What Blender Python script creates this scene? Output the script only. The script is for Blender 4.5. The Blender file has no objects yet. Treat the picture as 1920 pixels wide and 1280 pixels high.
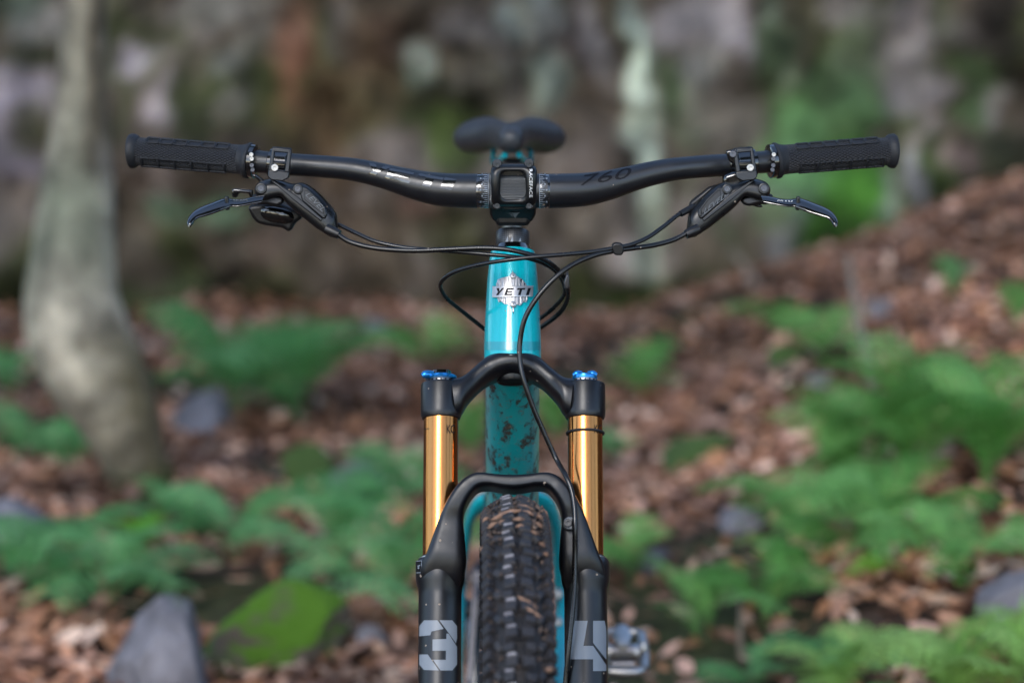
import bpy, bmesh, math, random
import numpy as np
from mathutils import Vector, Matrix, noise
random.seed(7); np.random.seed(7)
SC = bpy.context.scene
R = math.radians
PI = math.pi

# ------------------------------------------------------------------ camera
F_PX = 5342.0                       # focal length in pixels of the 1920 px wide photograph
PITCH = R(9.5)
BARZ = 1.003                        # height of the handlebar clamp
CAM = Vector((0.0, -2.8, BARZ + 0.311))
c = bpy.data.cameras.new('camera'); cam = bpy.data.objects.new('camera', c)
SC.collection.objects.link(cam); SC.camera = cam
cam.location = CAM; cam.rotation_euler = (R(90) - PITCH, 0, 0)
c.sensor_width = 36; c.lens = 36 * F_PX / 1920
c.clip_start = 0.05; c.clip_end = 400
c.dof.use_dof = True; c.dof.focus_distance = 2.765; c.dof.aperture_fstop = 3.4

# ------------------------------------------------------------------ world, sun, exposure
SUN_EL, SUN_AZ = R(41), R(199)      # azimuth measured clockwise from +Y: behind the camera, a little to the left
w = bpy.data.worlds.new('World'); SC.world = w; w.use_nodes = True
nt = w.node_tree; bg = nt.nodes['Background']
sky = nt.nodes.new('ShaderNodeTexSky'); sky.sky_type = 'NISHITA'; sky.sun_disc = False
sky.sun_elevation = SUN_EL; sky.sun_rotation = SUN_AZ
sky.air_density = 1.0; sky.dust_density = 0.9; sky.ozone_density = 1.0
nt.links.new(sky.outputs[0], bg.inputs[0]); bg.inputs[1].default_value = 0.15
sl = bpy.data.lights.new('sun', 'SUN'); sl.energy = 1.0; sl.angle = R(22); sl.color = (1.0, 0.98, 0.96)
so = bpy.data.objects.new('sun', sl); SC.collection.objects.link(so)
sd = Vector((math.sin(SUN_AZ) * math.cos(SUN_EL), math.cos(SUN_AZ) * math.cos(SUN_EL), math.sin(SUN_EL)))
so.rotation_euler = sd.to_track_quat('Z', 'Y').to_euler()
SC.view_settings.view_transform = 'Standard'; SC.view_settings.look = 'None'
SC.view_settings.gamma = 1; SC.view_settings.use_curve_mapping = False
SC.view_settings.exposure = 1.48
SC.render.engine = 'CYCLES'; SC.cycles.use_denoising = True
SC.cycles.max_bounces = 6; SC.cycles.transparent_max_bounces = 4

# ------------------------------------------------------------------ pixel <-> world
CF = Vector((0, math.cos(PITCH), -math.sin(PITCH))); CU = Vector((0, math.sin(PITCH), math.cos(PITCH)))
def ray(px, py): return CF * F_PX + Vector((1, 0, 0)) * (px - 960) + CU * (640 - py)
def P(px, py, Y):
    d = ray(px, py); t = (Y - CAM.y) / d.y
    return CAM + d * t
def proj(p):
    q = Vector(p) - CAM; z = q.dot(CF)
    return 960 + F_PX * q.x / z, 640 - F_PX * q.dot(CU) / z
def S(Y, px): return px * (Y - CAM.y) / F_PX * 1.0          # pixels -> metres at depth Y
HA = R(24.4)                                                # steering axis leans back by this
A0 = Vector((0.0006, 0.041, BARZ - 0.019))
FU = Vector((0, math.sin(HA), math.cos(HA))); FF = Vector((0, -math.cos(HA), math.sin(HA)))
def fw(x, w_, v): return A0 + Vector((x, 0, 0)) + FF * w_ + FU * v
def FP(px, py, w_):                                         # pixel -> (x, v) on the plane w_ in front of the steering axis
    d = ray(px, py); t = (w_ - (CAM - A0).dot(FF)) / d.dot(FF); q = CAM + d * t - A0
    return q.x, q.dot(FU)
def FW(px, py, w_):
    x, v = FP(px, py, w_); return fw(x, w_, v)

# ------------------------------------------------------------------ materials
def lin(r, g, b):
    f = lambda u: (u / 255 / 12.92) if u / 255 <= 0.04045 else ((u / 255 + 0.055) / 1.055) ** 2.4
    return (f(r), f(g), f(b), 1)
def new_mat(name):
    m = bpy.data.materials.new(name); m.use_nodes = True
    return m, m.node_tree, m.node_tree.nodes['Principled BSDF']
def N(nt, t, **kw):
    n = nt.nodes.new(t)
    for k, v in kw.items(): setattr(n, k, v)
    return n
def ramp(nt, fac, stops):
    r = N(nt, 'ShaderNodeValToRGB'); e = r.color_ramp.elements
    while len(e) < len(stops): e.new(0.5)
    for i, (p, col) in enumerate(stops): e[i].position = p; e[i].color = col if len(col) == 4 else (*col, 1)
    nt.links.new(fac, r.inputs[0]); return r
def mixc(nt, fac, a, b):
    m = N(nt, 'ShaderNodeMix', data_type='RGBA')
    for sock, v in ((m.inputs['Factor'], fac), (m.inputs['A'], a), (m.inputs['B'], b)):
        if hasattr(v, 'is_output'): nt.links.new(v, sock)
        else: sock.default_value = v if isinstance(v, (float, int)) else (v if len(v) == 4 else (*v, 1))
    return m.outputs['Result']
def tex_co(nt, which='Object'): return N(nt, 'ShaderNodeTexCoord').outputs[which]
def noise_n(nt, co, scale, detail=4, rough=0.55, dist=0.0):
    n = N(nt, 'ShaderNodeTexNoise'); nt.links.new(co, n.inputs['Vector'])
    n.inputs['Scale'].default_value = scale; n.inputs['Detail'].default_value = detail
    n.inputs['Roughness'].default_value = rough; n.inputs['Distortion'].default_value = dist
    return n.outputs['Fac']
def bump(nt, bs, h, strength, dist):
    b = N(nt, 'ShaderNodeBump'); b.inputs['Strength'].default_value = strength; b.inputs['Distance'].default_value = dist
    nt.links.new(h, b.inputs['Height']); nt.links.new(b.outputs[0], bs.inputs['Normal']); return b
def paint(name, col, rough=0.4, metal=0.0, coat=0.0, spec=0.5, specks=0.0, grime=0.0, fine=0.0, crough=0.05):
    """painted / metal surface with optional dirt specks and patchy dusty grime"""
    m, nt, bs = new_mat(name)
    bs.inputs['Base Color'].default_value = (*col, 1) if len(col) == 3 else col
    bs.inputs['Roughness'].default_value = rough; bs.inputs['Metallic'].default_value = metal
    bs.inputs['Coat Weight'].default_value = coat; bs.inputs['Coat Roughness'].default_value = crough
    bs.inputs['Specular IOR Level'].default_value = spec
    co = tex_co(nt); cur = bs.inputs['Base Color'].default_value[:]
    nr = noise_n(nt, co, 60, 5)
    mr = N(nt, 'ShaderNodeMapRange'); nt.links.new(nr, mr.inputs[0])
    mr.inputs[1].default_value = 0.3; mr.inputs[2].default_value = 0.7
    mr.inputs[3].default_value = max(0, rough - 0.05); mr.inputs[4].default_value = min(1, rough + 0.07)
    rs = mr.outputs[0]
    if specks > 0:
        v = N(nt, 'ShaderNodeTexVoronoi'); nt.links.new(co, v.inputs['Vector']); v.inputs['Scale'].default_value = 160
        v.inputs['Randomness'].default_value = 1.0
        sp = N(nt, 'ShaderNodeSeparateColor'); nt.links.new(v.outputs['Color'], sp.inputs[0])
        # size varies per cell; most cells carry none
        sz = N(nt, 'ShaderNodeMapRange'); nt.links.new(sp.outputs[0], sz.inputs[0])
        sz.inputs[1].default_value = 1.0 - specks; sz.inputs[2].default_value = 1.0
        sz.inputs[3].default_value = 0.0; sz.inputs[4].default_value = 0.26
        nz = noise_n(nt, co, 700, 2)
        ad = N(nt, 'ShaderNodeMath', operation='MULTIPLY_ADD'); nt.links.new(nz, ad.inputs[0]); ad.inputs[1].default_value = 0.16
        nt.links.new(v.outputs['Distance'], ad.inputs[2])
        su = N(nt, 'ShaderNodeMath', operation='SUBTRACT'); nt.links.new(ad.outputs[0], su.inputs[0]); su.inputs[1].default_value = 0.05
        lt = N(nt, 'ShaderNodeMath', operation='LESS_THAN'); nt.links.new(su.outputs[0], lt.inputs[0]); nt.links.new(sz.outputs[0], lt.inputs[1])
        cur = mixc(nt, lt.outputs[0], cur, (0.30, 0.24, 0.19, 1))
        mx = N(nt, 'ShaderNodeMix', data_type='FLOAT'); nt.links.new(lt.outputs[0], mx.inputs['Factor'])
        nt.links.new(rs, mx.inputs['A']); mx.inputs['B'].default_value = 0.9; rs = mx.outputs['Result']
    if grime > 0:
        g = noise_n(nt, co, 25, 6, 0.65)
        gr = ramp(nt, g, [(0.5, (0, 0, 0)), (0.75, (1, 1, 1))])
        mg = N(nt, 'ShaderNodeMath', operation='MULTIPLY'); nt.links.new(gr.outputs[0], mg.inputs[0]); mg.inputs[1].default_value = grime
        cur = mixc(nt, mg.outputs[0], cur, (0.16, 0.12, 0.09, 1))
    if hasattr(cur, 'is_output'): nt.links.new(cur, bs.inputs['Base Color'])
    nt.links.new(rs, bs.inputs['Roughness'])
    if fine > 0: bump(nt, bs, noise_n(nt, co, 2500, 2), fine, 0.0002)
    return m

M = {}
M['bar'] = paint('satin_black_anodised', (0.0045, 0.0055, 0.008), 0.37, 0.0, 0.0, 0.7, specks=0.10, fine=0.12)
M['fork'] = paint('matte_black_fork_paint', (0.0035, 0.004, 0.006), 0.34, 0.0, 0.0, 0.52, specks=0.22, fine=0.15)
M['black'] = paint('satin_black_alloy', (0.004, 0.0045, 0.0055), 0.31, 0.0, 0.0, 0.5, specks=0.07)
M['gloss'] = paint('gloss_black_alloy', (0.003, 0.003, 0.0035), 0.12, 0.0, 0.5, 0.8)
M['plastic'] = paint('black_plastic', (0.005, 0.005, 0.006), 0.38, specks=0.05)
M['hose'] = paint('black_cable_housing', (0.004, 0.004, 0.0045), 0.28, 0, 0.0, 0.6, specks=0.16)
M['saddle'] = paint('black_saddle_cover', (0.022, 0.024, 0.028), 0.48, spec=0.6, grime=0.05)
M['rubber'] = paint('black_grip_rubber', (0.011, 0.012, 0.015), 0.6, spec=0.45)
M['teal'] = paint('turquoise_frame_paint', (0.0, 0.40, 0.46), 0.3, 0.1, 1.0, 0.15, specks=0.06, crough=0.09)
M['gold'] = paint('golden_anodised_stanchion', (0.56, 0.225, 0.065), 0.18, 1.0, 0.0)
M['blue'] = paint('blue_anodised_knob', (0.02, 0.24, 0.62), 0.25, 0.75, 0.3)
M['silver'] = paint('brushed_silver', (0.50, 0.48, 0.46), 0.36, 1.0, grime=0.25)
M['chain'] = paint('worn_chain_steel', (0.34, 0.32, 0.33), 0.42, 0.85, grime=0.2)
M['bolt'] = paint('steel_bolt', (0.42, 0.40, 0.37), 0.36, 1.0)
M['dark_bolt'] = paint('dark_bolt', (0.09, 0.09, 0.10), 0.3, 0.8)
M['badge'] = paint('pewter_badge', (0.56, 0.55, 0.55), 0.36, 0.85)
M['ink'] = paint('black_enamel', (0.004, 0.004, 0.006), 0.5, 0, 0, 0.2)
M['glossprint'] = paint('gloss_black_print', (0.010, 0.011, 0.012), 0.15, 0, 0.8, 0.8)
M['grey_print'] = paint('light_grey_print', (0.20, 0.225, 0.26), 0.42, specks=0.03)
M['white'] = paint('white_print', (0.75, 0.76, 0.77), 0.5)
M['dim_print'] = paint('dim_grey_print', (0.10, 0.11, 0.12), 0.35)
M['dark_teal'] = paint('dark_teal_print', (0.0, 0.06, 0.07), 0.4)
M['tape'] = paint('clear_protective_tape', (0.0, 0.27, 0.32), 0.3, 0.1, 0.9, 0.5, crough=0.16)

def mat_grip():
    m, nt, bs = new_mat('diamond_knurled_rubber')
    bs.inputs['Base Color'].default_value = (0.026, 0.027, 0.031, 1); bs.inputs['Roughness'].default_value = 0.6
    uv = N(nt, 'ShaderNodeTexCoord').outputs['UV']; sp = N(nt, 'ShaderNodeSeparateXYZ'); nt.links.new(uv, sp.inputs[0])
    k = 2 * PI / 0.0052
    def wv(sgn):
        a = N(nt, 'ShaderNodeMath', operation='MULTIPLY_ADD'); nt.links.new(sp.outputs[1], a.inputs[0]); a.inputs[1].default_value = sgn * 1.7
        nt.links.new(sp.outputs[0], a.inputs[2])
        b = N(nt, 'ShaderNodeMath', operation='MULTIPLY'); nt.links.new(a.outputs[0], b.inputs[0]); b.inputs[1].default_value = k / 2
        s = N(nt, 'ShaderNodeMath', operation='SINE'); nt.links.new(b.outputs[0], s.inputs[0])
        ab = N(nt, 'ShaderNodeMath', operation='ABSOLUTE'); nt.links.new(s.outputs[0], ab.inputs[0]); return ab.outputs[0]
    mn = N(nt, 'ShaderNodeMath', operation='MINIMUM'); nt.links.new(wv(1), mn.inputs[0]); nt.links.new(wv(-1), mn.inputs[1])
    col = mixc(nt, mn.outputs[0], (0.006, 0.006, 0.008, 1), (0.028, 0.030, 0.036, 1)); nt.links.new(col, bs.inputs['Base Color'])
    bump(nt, bs, mn.outputs[0], 1.0, 0.0012); return m
M['knurl'] = mat_grip()

def mat_carbon():
    m, nt, bs = new_mat('carbon_weave')
    bs.inputs['Roughness'].default_value = 0.45; bs.inputs['Coat Weight'].default_value = 0.25; bs.inputs['Coat Roughness'].default_value = 0.05
    uv = N(nt, 'ShaderNodeTexCoord').outputs['UV']
    ch = N(nt, 'ShaderNodeTexChecker'); nt.links.new(uv, ch.inputs[0]); ch.inputs['Scale'].default_value = 640
    mp = N(nt, 'ShaderNodeMapping'); nt.links.new(uv, mp.inputs[0]); mp.inputs['Rotation'].default_value = (0, 0, R(45)); nt.links.new(mp.outputs[0], ch.inputs[0])
    nt.links.new(mixc(nt, ch.outputs['Fac'], (0.004, 0.004, 0.005, 1), (0.035, 0.038, 0.042, 1)), bs.inputs['Base Color'])
    return m
M['carbon'] = mat_carbon()

def mat_knurl_bar():
    m, nt, bs = new_mat('knurled_clamp_zone')
    bs.inputs['Base Color'].default_value = (0.09, 0.095, 0.10, 1); bs.inputs['Roughness'].default_value = 0.28; bs.inputs['Metallic'].default_value = 0.6
    uv = N(nt, 'ShaderNodeTexCoord').outputs['UV']
    wv = N(nt, 'ShaderNodeTexWave', bands_direction='Y'); nt.links.new(uv, wv.inputs[0]); wv.inputs['Scale'].default_value = 220
    wv.inputs['Distortion'].default_value = 1.5
    bump(nt, bs, wv.outputs['Fac'], 1.0, 0.0005); return m
M['clamp_zone'] = mat_knurl_bar()

def mat_muddy_teal():
    m, nt, bs = new_mat('muddy_turquoise_paint')
    bs.inputs['Coat Roughness'].default_value = 0.15
    co = tex_co(nt)
    mp = N(nt, 'ShaderNodeMapping'); nt.links.new(co, mp.inputs[0]); mp.inputs['Scale'].default_value = (1.5, 0.8, 0.8)
    dark = ramp(nt, noise_n(nt, mp.outputs[0], 52, 10, 0.80, 0.2), [(0.515, (0, 0, 0)), (0.575, (1, 1, 1))]).outputs[0]
    film = ramp(nt, noise_n(nt, co, 14, 5, 0.6), [(0.40, (0, 0, 0)), (0.75, (0.55, 0.55, 0.55))]).outputs[0]
    lump = ramp(nt, noise_n(nt, co, 170, 7, 0.8), [(0.58, (0, 0, 0)), (0.63, (1, 1, 1))]).outputs[0]
    c1 = mixc(nt, film, (0.0, 0.36, 0.38, 1), (0.05, 0.30, 0.30, 1))
    c2 = mixc(nt, dark, c1, (0.055, 0.048, 0.036, 1))
    c3 = mixc(nt, lump, c2, (0.24, 0.20, 0.16, 1))
    nt.links.new(c3, bs.inputs['Base Color'])
    mx = N(nt, 'ShaderNodeMath', operation='MAXIMUM'); nt.links.new(dark, mx.inputs[0]); nt.links.new(lump, mx.inputs[1])
    inv = N(nt, 'ShaderNodeMath', operation='SUBTRACT'); inv.inputs[0].default_value = 0.85; nt.links.new(mx.outputs[0], inv.inputs[1]); inv.use_clamp = True
    nt.links.new(inv.outputs[0], bs.inputs['Coat Weight'])
    rr = N(nt, 'ShaderNodeMapRange'); nt.links.new(mx.outputs[0], rr.inputs[0]); rr.inputs[3].default_value = 0.35; rr.inputs[4].default_value = 0.9
    nt.links.new(rr.outputs[0], bs.inputs['Roughness'])
    bump(nt, bs, mx.outputs[0], 0.8, 0.0015); return m
M['mud_teal'] = mat_muddy_teal()

def mat_tyre(name, a, b):
    m, nt, bs = new_mat(name); co = tex_co(nt)
    f = ramp(nt, noise_n(nt, co, 70, 8, 0.7), [(0.38, (0, 0, 0)), (0.68, (1, 1, 1))]).outputs[0]
    nt.links.new(mixc(nt, f, a, b), bs.inputs['Base Color']); bs.inputs['Roughness'].default_value = 0.6
    bump(nt, bs, noise_n(nt, co, 260, 6, 0.7), 0.6, 0.0012); return m
M['tyre'] = mat_tyre('muddy_tyre_rubber', (0.004, 0.004, 0.0045, 1), (0.022, 0.016, 0.013, 1))  # mud-tinted casing, coloured darker to paint in shade between the knobs
M['knob'] = mat_tyre('worn_tread_rubber', (0.011, 0.012, 0.016, 1), (0.034, 0.028, 0.027, 1))
M['lit_edge'] = mat_tyre('painted_lit_tread_edge', (0.24, 0.23, 0.26, 1), (0.38, 0.36, 0.38, 1))  # pale grey paints the light caught on the knob edges

def mat_attr(name, rough=0.85, trans=0.0, bscale=0, bstr=0.0, bdist=0.01, var=0.0, vscale=20, spec=0.3):
    """surface that takes its own colour from a colour attribute, with fine procedural variation"""
    m, nt, bs = new_mat(name)
    at = N(nt, 'ShaderNodeAttribute', attribute_name='tint'); col = at.outputs['Color']
    co = tex_co(nt)
    if var > 0:
        f = noise_n(nt, co, vscale, 8, 0.65)
        r = ramp(nt, f, [(0.3, (1 - var,) * 3), (0.7, (1 + var,) * 3)]).outputs[0]
        mm = N(nt, 'ShaderNodeMix', data_type='RGBA', blend_type='MULTIPLY'); mm.inputs['Factor'].default_value = 1
        nt.links.new(col, mm.inputs['A']); nt.links.new(r, mm.inputs['B']); col = mm.outputs['Result']
    nt.links.new(col, bs.inputs['Base Color']); bs.inputs['Roughness'].default_value = rough
    bs.inputs['Specular IOR Level'].default_value = spec
    if bstr > 0: bump(nt, bs, noise_n(nt, co, bscale, 6, 0.65), bstr, bdist)
    if trans > 0:
        tr = N(nt, 'ShaderNodeBsdfTranslucent'); nt.links.new(col, tr.inputs[0])
        mx = N(nt, 'ShaderNodeMixShader'); mx.inputs[0].default_value = trans
        nt.links.new(bs.outputs[0], mx.inputs[1]); nt.links.new(tr.outputs[0], mx.inputs[2])
        nt.links.new(mx.outputs[0], nt.nodes['Material Output'].inputs[0])
    return m
M['cliff'] = mat_attr('mossy_rock_face', 0.85, 0, 9, 0.9, 0.06, 0.75, 7)
M['ground'] = mat_attr('forest_soil', 0.95, 0, 25, 0.9, 0.03, 0.5, 12)
M['litter'] = mat_attr('dead_leaf', 0.7, 0.15, 60, 0.3, 0.004, 0.25, 30, 0.4)

def mat_leaf(name, a, b, trans=0.35):
    m, nt, bs = new_mat(name)
    oi = N(nt, 'ShaderNodeObjectInfo'); col = mixc(nt, oi.outputs['Random'], a, b)
    f = noise_n(nt, tex_co(nt), 9, 4); r = ramp(nt, f, [(0.3, (0.7,) * 3), (0.7, (1.25,) * 3)]).outputs[0]
    mm = N(nt, 'ShaderNodeMix', data_type='RGBA', blend_type='MULTIPLY'); mm.inputs['Factor'].default_value = 1
    nt.links.new(col, mm.inputs['A']); nt.links.new(r, mm.inputs['B']); col = mm.outputs['Result']
    nt.links.new(col, bs.inputs['Base Color']); bs.inputs['Roughness'].default_value = 0.5; bs.inputs['Specular IOR Level'].default_value = 0.35
    tr = N(nt, 'ShaderNodeBsdfTranslucent'); nt.links.new(col, tr.inputs[0])
    mx = N(nt, 'ShaderNodeMixShader'); mx.inputs[0].default_value = trans
    nt.links.new(bs.outputs[0], mx.inputs[1]); nt.links.new(tr.outputs[0], mx.inputs[2])
    nt.links.new(mx.outputs[0], nt.nodes['Material Output'].inputs[0]); return m
M['fern_cool'] = mat_leaf('cool_green_fern', (0.085, 0.30, 0.080, 1), (0.22, 0.50, 0.19, 1))
M['fern_mid'] = mat_leaf('mid_green_fern', (0.095, 0.300, 0.050, 1), (0.25, 0.53, 0.15, 1))
M['fern_lime'] = mat_leaf('young_lime_fern', (0.24, 0.47, 0.09, 1), (0.38, 0.62, 0.18, 1))
M['fern_bright'] = mat_leaf('fresh_bright_frond', (0.14, 0.48, 0.03, 1), (0.20, 0.52, 0.04, 1))
M['crown'] = mat_leaf('tree_leaf', (0.03, 0.075, 0.015, 1), (0.05, 0.11, 0.022, 1))
M['stalk'] = paint('fern_stalk', (0.10, 0.13, 0.04), 0.6)
M['twig'] = paint('dry_twig', (0.20, 0.165, 0.13), 0.85, spec=0.2, grime=0.4)
def mat_rock(name, a, b, moss, amount, sc=7):
    m, nt, bs = new_mat(name); co = tex_co(nt)
    base = mixc(nt, ramp(nt, noise_n(nt, co, sc, 8, 0.7), [(0.35, (0, 0, 0)), (0.65, (1, 1, 1))]).outputs[0], a, b)
    g = N(nt, 'ShaderNodeNewGeometry'); sp = N(nt, 'ShaderNodeSeparateXYZ'); nt.links.new(g.outputs['Normal'], sp.inputs[0])
    ad = N(nt, 'ShaderNodeMath', operation='MULTIPLY_ADD'); nt.links.new(sp.outputs[2], ad.inputs[0]); ad.inputs[1].default_value = 0.35
    nt.links.new(noise_n(nt, co, sc * 0.8, 6, 0.6), ad.inputs[2])
    mk = ramp(nt, ad.outputs[0], [(max(0.01, 0.95 - amount), (0, 0, 0)), (min(0.99, 1.08 - amount), (1, 1, 1))]).outputs[0]
    nt.links.new(mixc(nt, mk, base, moss), bs.inputs['Base Color']); bs.inputs['Roughness'].default_value = 0.85
    bump(nt, bs, noise_n(nt, co, sc * 4, 8, 0.7), 0.8, 0.02); return m
M['rock'] = mat_rock('grey_boulder', (0.10, 0.092, 0.098, 1), (0.31, 0.295, 0.325, 1), (0.06, 0.10, 0.02, 1), 0.12)
M['moss_rock'] = mat_rock('moss_covered_boulder', (0.10, 0.08, 0.06, 1), (0.16, 0.13, 0.10, 1), (0.078, 0.19, 0.006, 1), 0.50, 16)
M['dark_rock'] = mat_rock('dark_mossy_boulder', (0.07, 0.055, 0.05, 1), (0.16, 0.13, 0.12, 1), (0.06, 0.11, 0.02, 1), 0.45)
def mat_bark():
    m = mat_attr('lichen_bark', 0.9, 0, 30, 1.0, 0.04, 0.6, 11); return m
M['bark'] = mat_bark()

# ------------------------------------------------------------------ object helpers
def link(o, parent=None):
    SC.collection.objects.link(o)
    if parent is not None: o.parent = parent
    return o
def mesh_obj(name, vs, fs, mat, parent=None, smooth=True, uv=None, angle=40):
    me = bpy.data.meshes.new(name); me.from_pydata([tuple(v) for v in vs], [], fs); me.update()
    if uv:
        l = me.uv_layers.new(name='UVMap')
        for p in me.polygons:
            us = [uv[me.loops[li].vertex_index] for li in p.loop_indices]
            vm = [u[1] for u in us]; wrap = (max(vm) - min(vm)) > 0.5 * uv[-1][2]
            for li, u in zip(p.loop_indices, us):
                v = u[1]
                if wrap and v < 0.5 * uv[-1][2]: v += uv[-1][2]
                l.data[li].uv = (u[0], v)
    if mat: me.materials.append(mat)
    if smooth:
        me.polygons.foreach_set('use_smooth', [True] * len(me.polygons))
        me.set_sharp_from_angle(angle=R(angle))
    return link(bpy.data.objects.new(name, me), parent)
def empty(name, loc=(0, 0, 0), parent=None):
    o = bpy.data.objects.new(name, None); o.location = loc; o.empty_display_size = 0.05
    return link(o, parent)
def tag(o, label=None, cat=None, group=None, kind=None):
    if label: o['label'] = label
    if cat: o['category'] = cat
    if group: o['group'] = group
    if kind: o['kind'] = kind
    return o
def adopt(o, parent):                # parent while keeping world placement
    o.parent = parent; o.matrix_parent_inverse = Matrix.Translation(-parent.matrix_world.translation) if False else Matrix.Identity(4)
    return o
class MB:
    def __init__(s): s.v = []; s.f = []; s.uv = []; s.per = 1.0
    def add(s, vs, fs, uv=None):
        n = len(s.v); s.v += [Vector(q) for q in vs]; s.f += [tuple(i + n for i in f) for f in fs]
        s.uv += uv if uv else [(0, 0, 1)] * len(vs)
    def obj(s, name, mat, parent=None, smooth=True, uv=False, angle=40):
        return mesh_obj(name, s.v, s.f, mat, parent, smooth, s.uv if uv else None, angle)
def loft(rings, caps=True, closed=False):
    n = len(rings[0]); vs = [p for r_ in rings for p in r_]; fs = []
    m = len(rings)
    for i in range(m if closed else m - 1):
        a = i * n; b = ((i + 1) % m) * n
        for j in range(n): fs.append((a + j, a + (j + 1) % n, b + (j + 1) % n, b + j))
    if caps and not closed:
        fs.append(tuple(reversed(range(n)))); fs.append(tuple((m - 1) * n + j for j in range(n)))
    return vs, fs
def sg(x, p): return math.copysign(abs(x) ** p, x)
def ring(c_, ax, ay, rx, ry, n=24, pw=2.0):
    e = 2.0 / pw
    return [c_ + ax * (rx * sg(math.cos(2 * PI * k / n), e)) + ay * (ry * sg(math.sin(2 * PI * k / n), e)) for k in range(n)]
def catmull(pts, sub=6):
    """pts: list of tuples, interpolated componentwise"""
    out = []; n = len(pts); A = [np.array(p, float) for p in pts]
    for i in range(n - 1):
        p0 = A[max(i - 1, 0)]; p1 = A[i]; p2 = A[i + 1]; p3 = A[min(i + 2, n - 1)]
        for k in range(sub):
            t = k / sub
            out.append(0.5 * ((2 * p1) + (-p0 + p2) * t + (2 * p0 - 5 * p1 + 4 * p2 - p3) * t * t + (-p0 + 3 * p1 - 3 * p2 + p3) * t ** 3))
    out.append(A[-1]); return out
def tube(path, rad, n=16, sub=6, caps=True, smooth_path=True):
    """path: Vectors, rad: float or list"""
    if not isinstance(rad, (list, tuple)): rad = [rad] * len(path)
    pr = [(*p, r_) for p, r_ in zip(path, rad)]
    q = catmull(pr, sub) if smooth_path and len(pr) > 2 else [np.array(z, float) for z in pr]
    pts = [Vector(z[:3]) for z in q]; rr = [z[3] for z in q]
    T = [(pts[min(i + 1, len(pts) - 1)] - pts[max(i - 1, 0)]).normalized() for i in range(len(pts))]
    up = Vector((0, 0, 1)) if abs(T[0].z) < 0.9 else Vector((0, -1, 0))
    ax = (up - T[0] * up.dot(T[0])).normalized(); rings = []; uv = []; L = 0
    for i, (p, t) in enumerate(zip(pts, T)):
        ax = (ax - t * ax.dot(t)).normalized(); ay = t.cross(ax)
        if i: L += (p - pts[i - 1]).length
        rings.append(ring(p, ax, ay, rr[i], rr[i], n))
        per = 2 * PI * max(rad)
        uv += [(L, per * k / n, per) for k in range(n)]
    vs, fs = loft(rings, caps); return vs, fs, uv
def lathe(o, ax, prof, n=32, caps=True, e1=None, e2=None):
    """revolve profile [(t, r)] about axis ax through o"""
    ax = ax.normalized()
    if e1 is None:
        h = Vector((0, 0, 1)) if abs(ax.z) < 0.8 else Vector((0, -1, 0)); e1 = (h - ax * h.dot(ax)).normalized()
    e2 = ax.cross(e1); rings = []; uv = []
    L = 0; per = 2 * PI * max(r_ for _, r_ in prof)
    for i, (t, r_) in enumerate(prof):
        if i: L += math.hypot(t - prof[i - 1][0], r_ - prof[i - 1][1])
        rings.append(ring(o + ax * t, e1, e2, r_, r_, n)); uv += [(L, per * k / n, per) for k in range(n)]
    vs, fs = loft(rings, caps); return vs, fs, uv
def one(name, data, mat, parent, smooth=True, angle=40, uv=False):
    b = MB(); b.add(*data); return b.obj(name, mat, parent, smooth, uv, angle)
def bev(o, wd=0.001, seg=3, ang=30):
    m = o.modifiers.new('bevel', 'BEVEL'); m.width = wd; m.segments = seg; m.limit_method = 'ANGLE'; m.angle_limit = R(ang)
    m.harden_normals = False; return o
def area2(p): return sum(p[i][0] * p[(i + 1) % len(p)][1] - p[(i + 1) % len(p)][0] * p[i][1] for i in range(len(p)))
def prism(poly, mp, back, name, mat, parent, bw=0.0012, seg=3, smooth_poly=0):
    """poly in pixels, mp(px,py)->Vector front face, back = vector to the rear face"""
    if area2(poly) > 0: poly = poly[::-1]
    if smooth_poly:
        c_ = catmull(poly + [poly[0]], smooth_poly); poly = [tuple(q) for q in c_[:-1]]
    fr = [mp(*p) for p in poly]; n = len(fr)
    vs = fr + [p + back for p in fr]
    fs = [tuple(range(n)), tuple(reversed(range(n, 2 * n)))] + [((i + 1) % n, i, i + n, (i + 1) % n + n) for i in range(n)]
    bm = bmesh.new(); bv = [bm.verts.new(v) for v in vs]
    for f in fs: bm.faces.new([bv[i] for i in f])
    bmesh.ops.recalc_face_normals(bm, faces=bm.faces)
    me = bpy.data.meshes.new(name); bm.to_mesh(me); bm.free()
    me.materials.append(mat); me.polygons.foreach_set('use_smooth', [True] * len(me.polygons)); me.set_sharp_from_angle(angle=R(35))
    o = link(bpy.data.objects.new(name, me), parent)
    if bw: bev(o, bw, seg)
    return o
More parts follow.
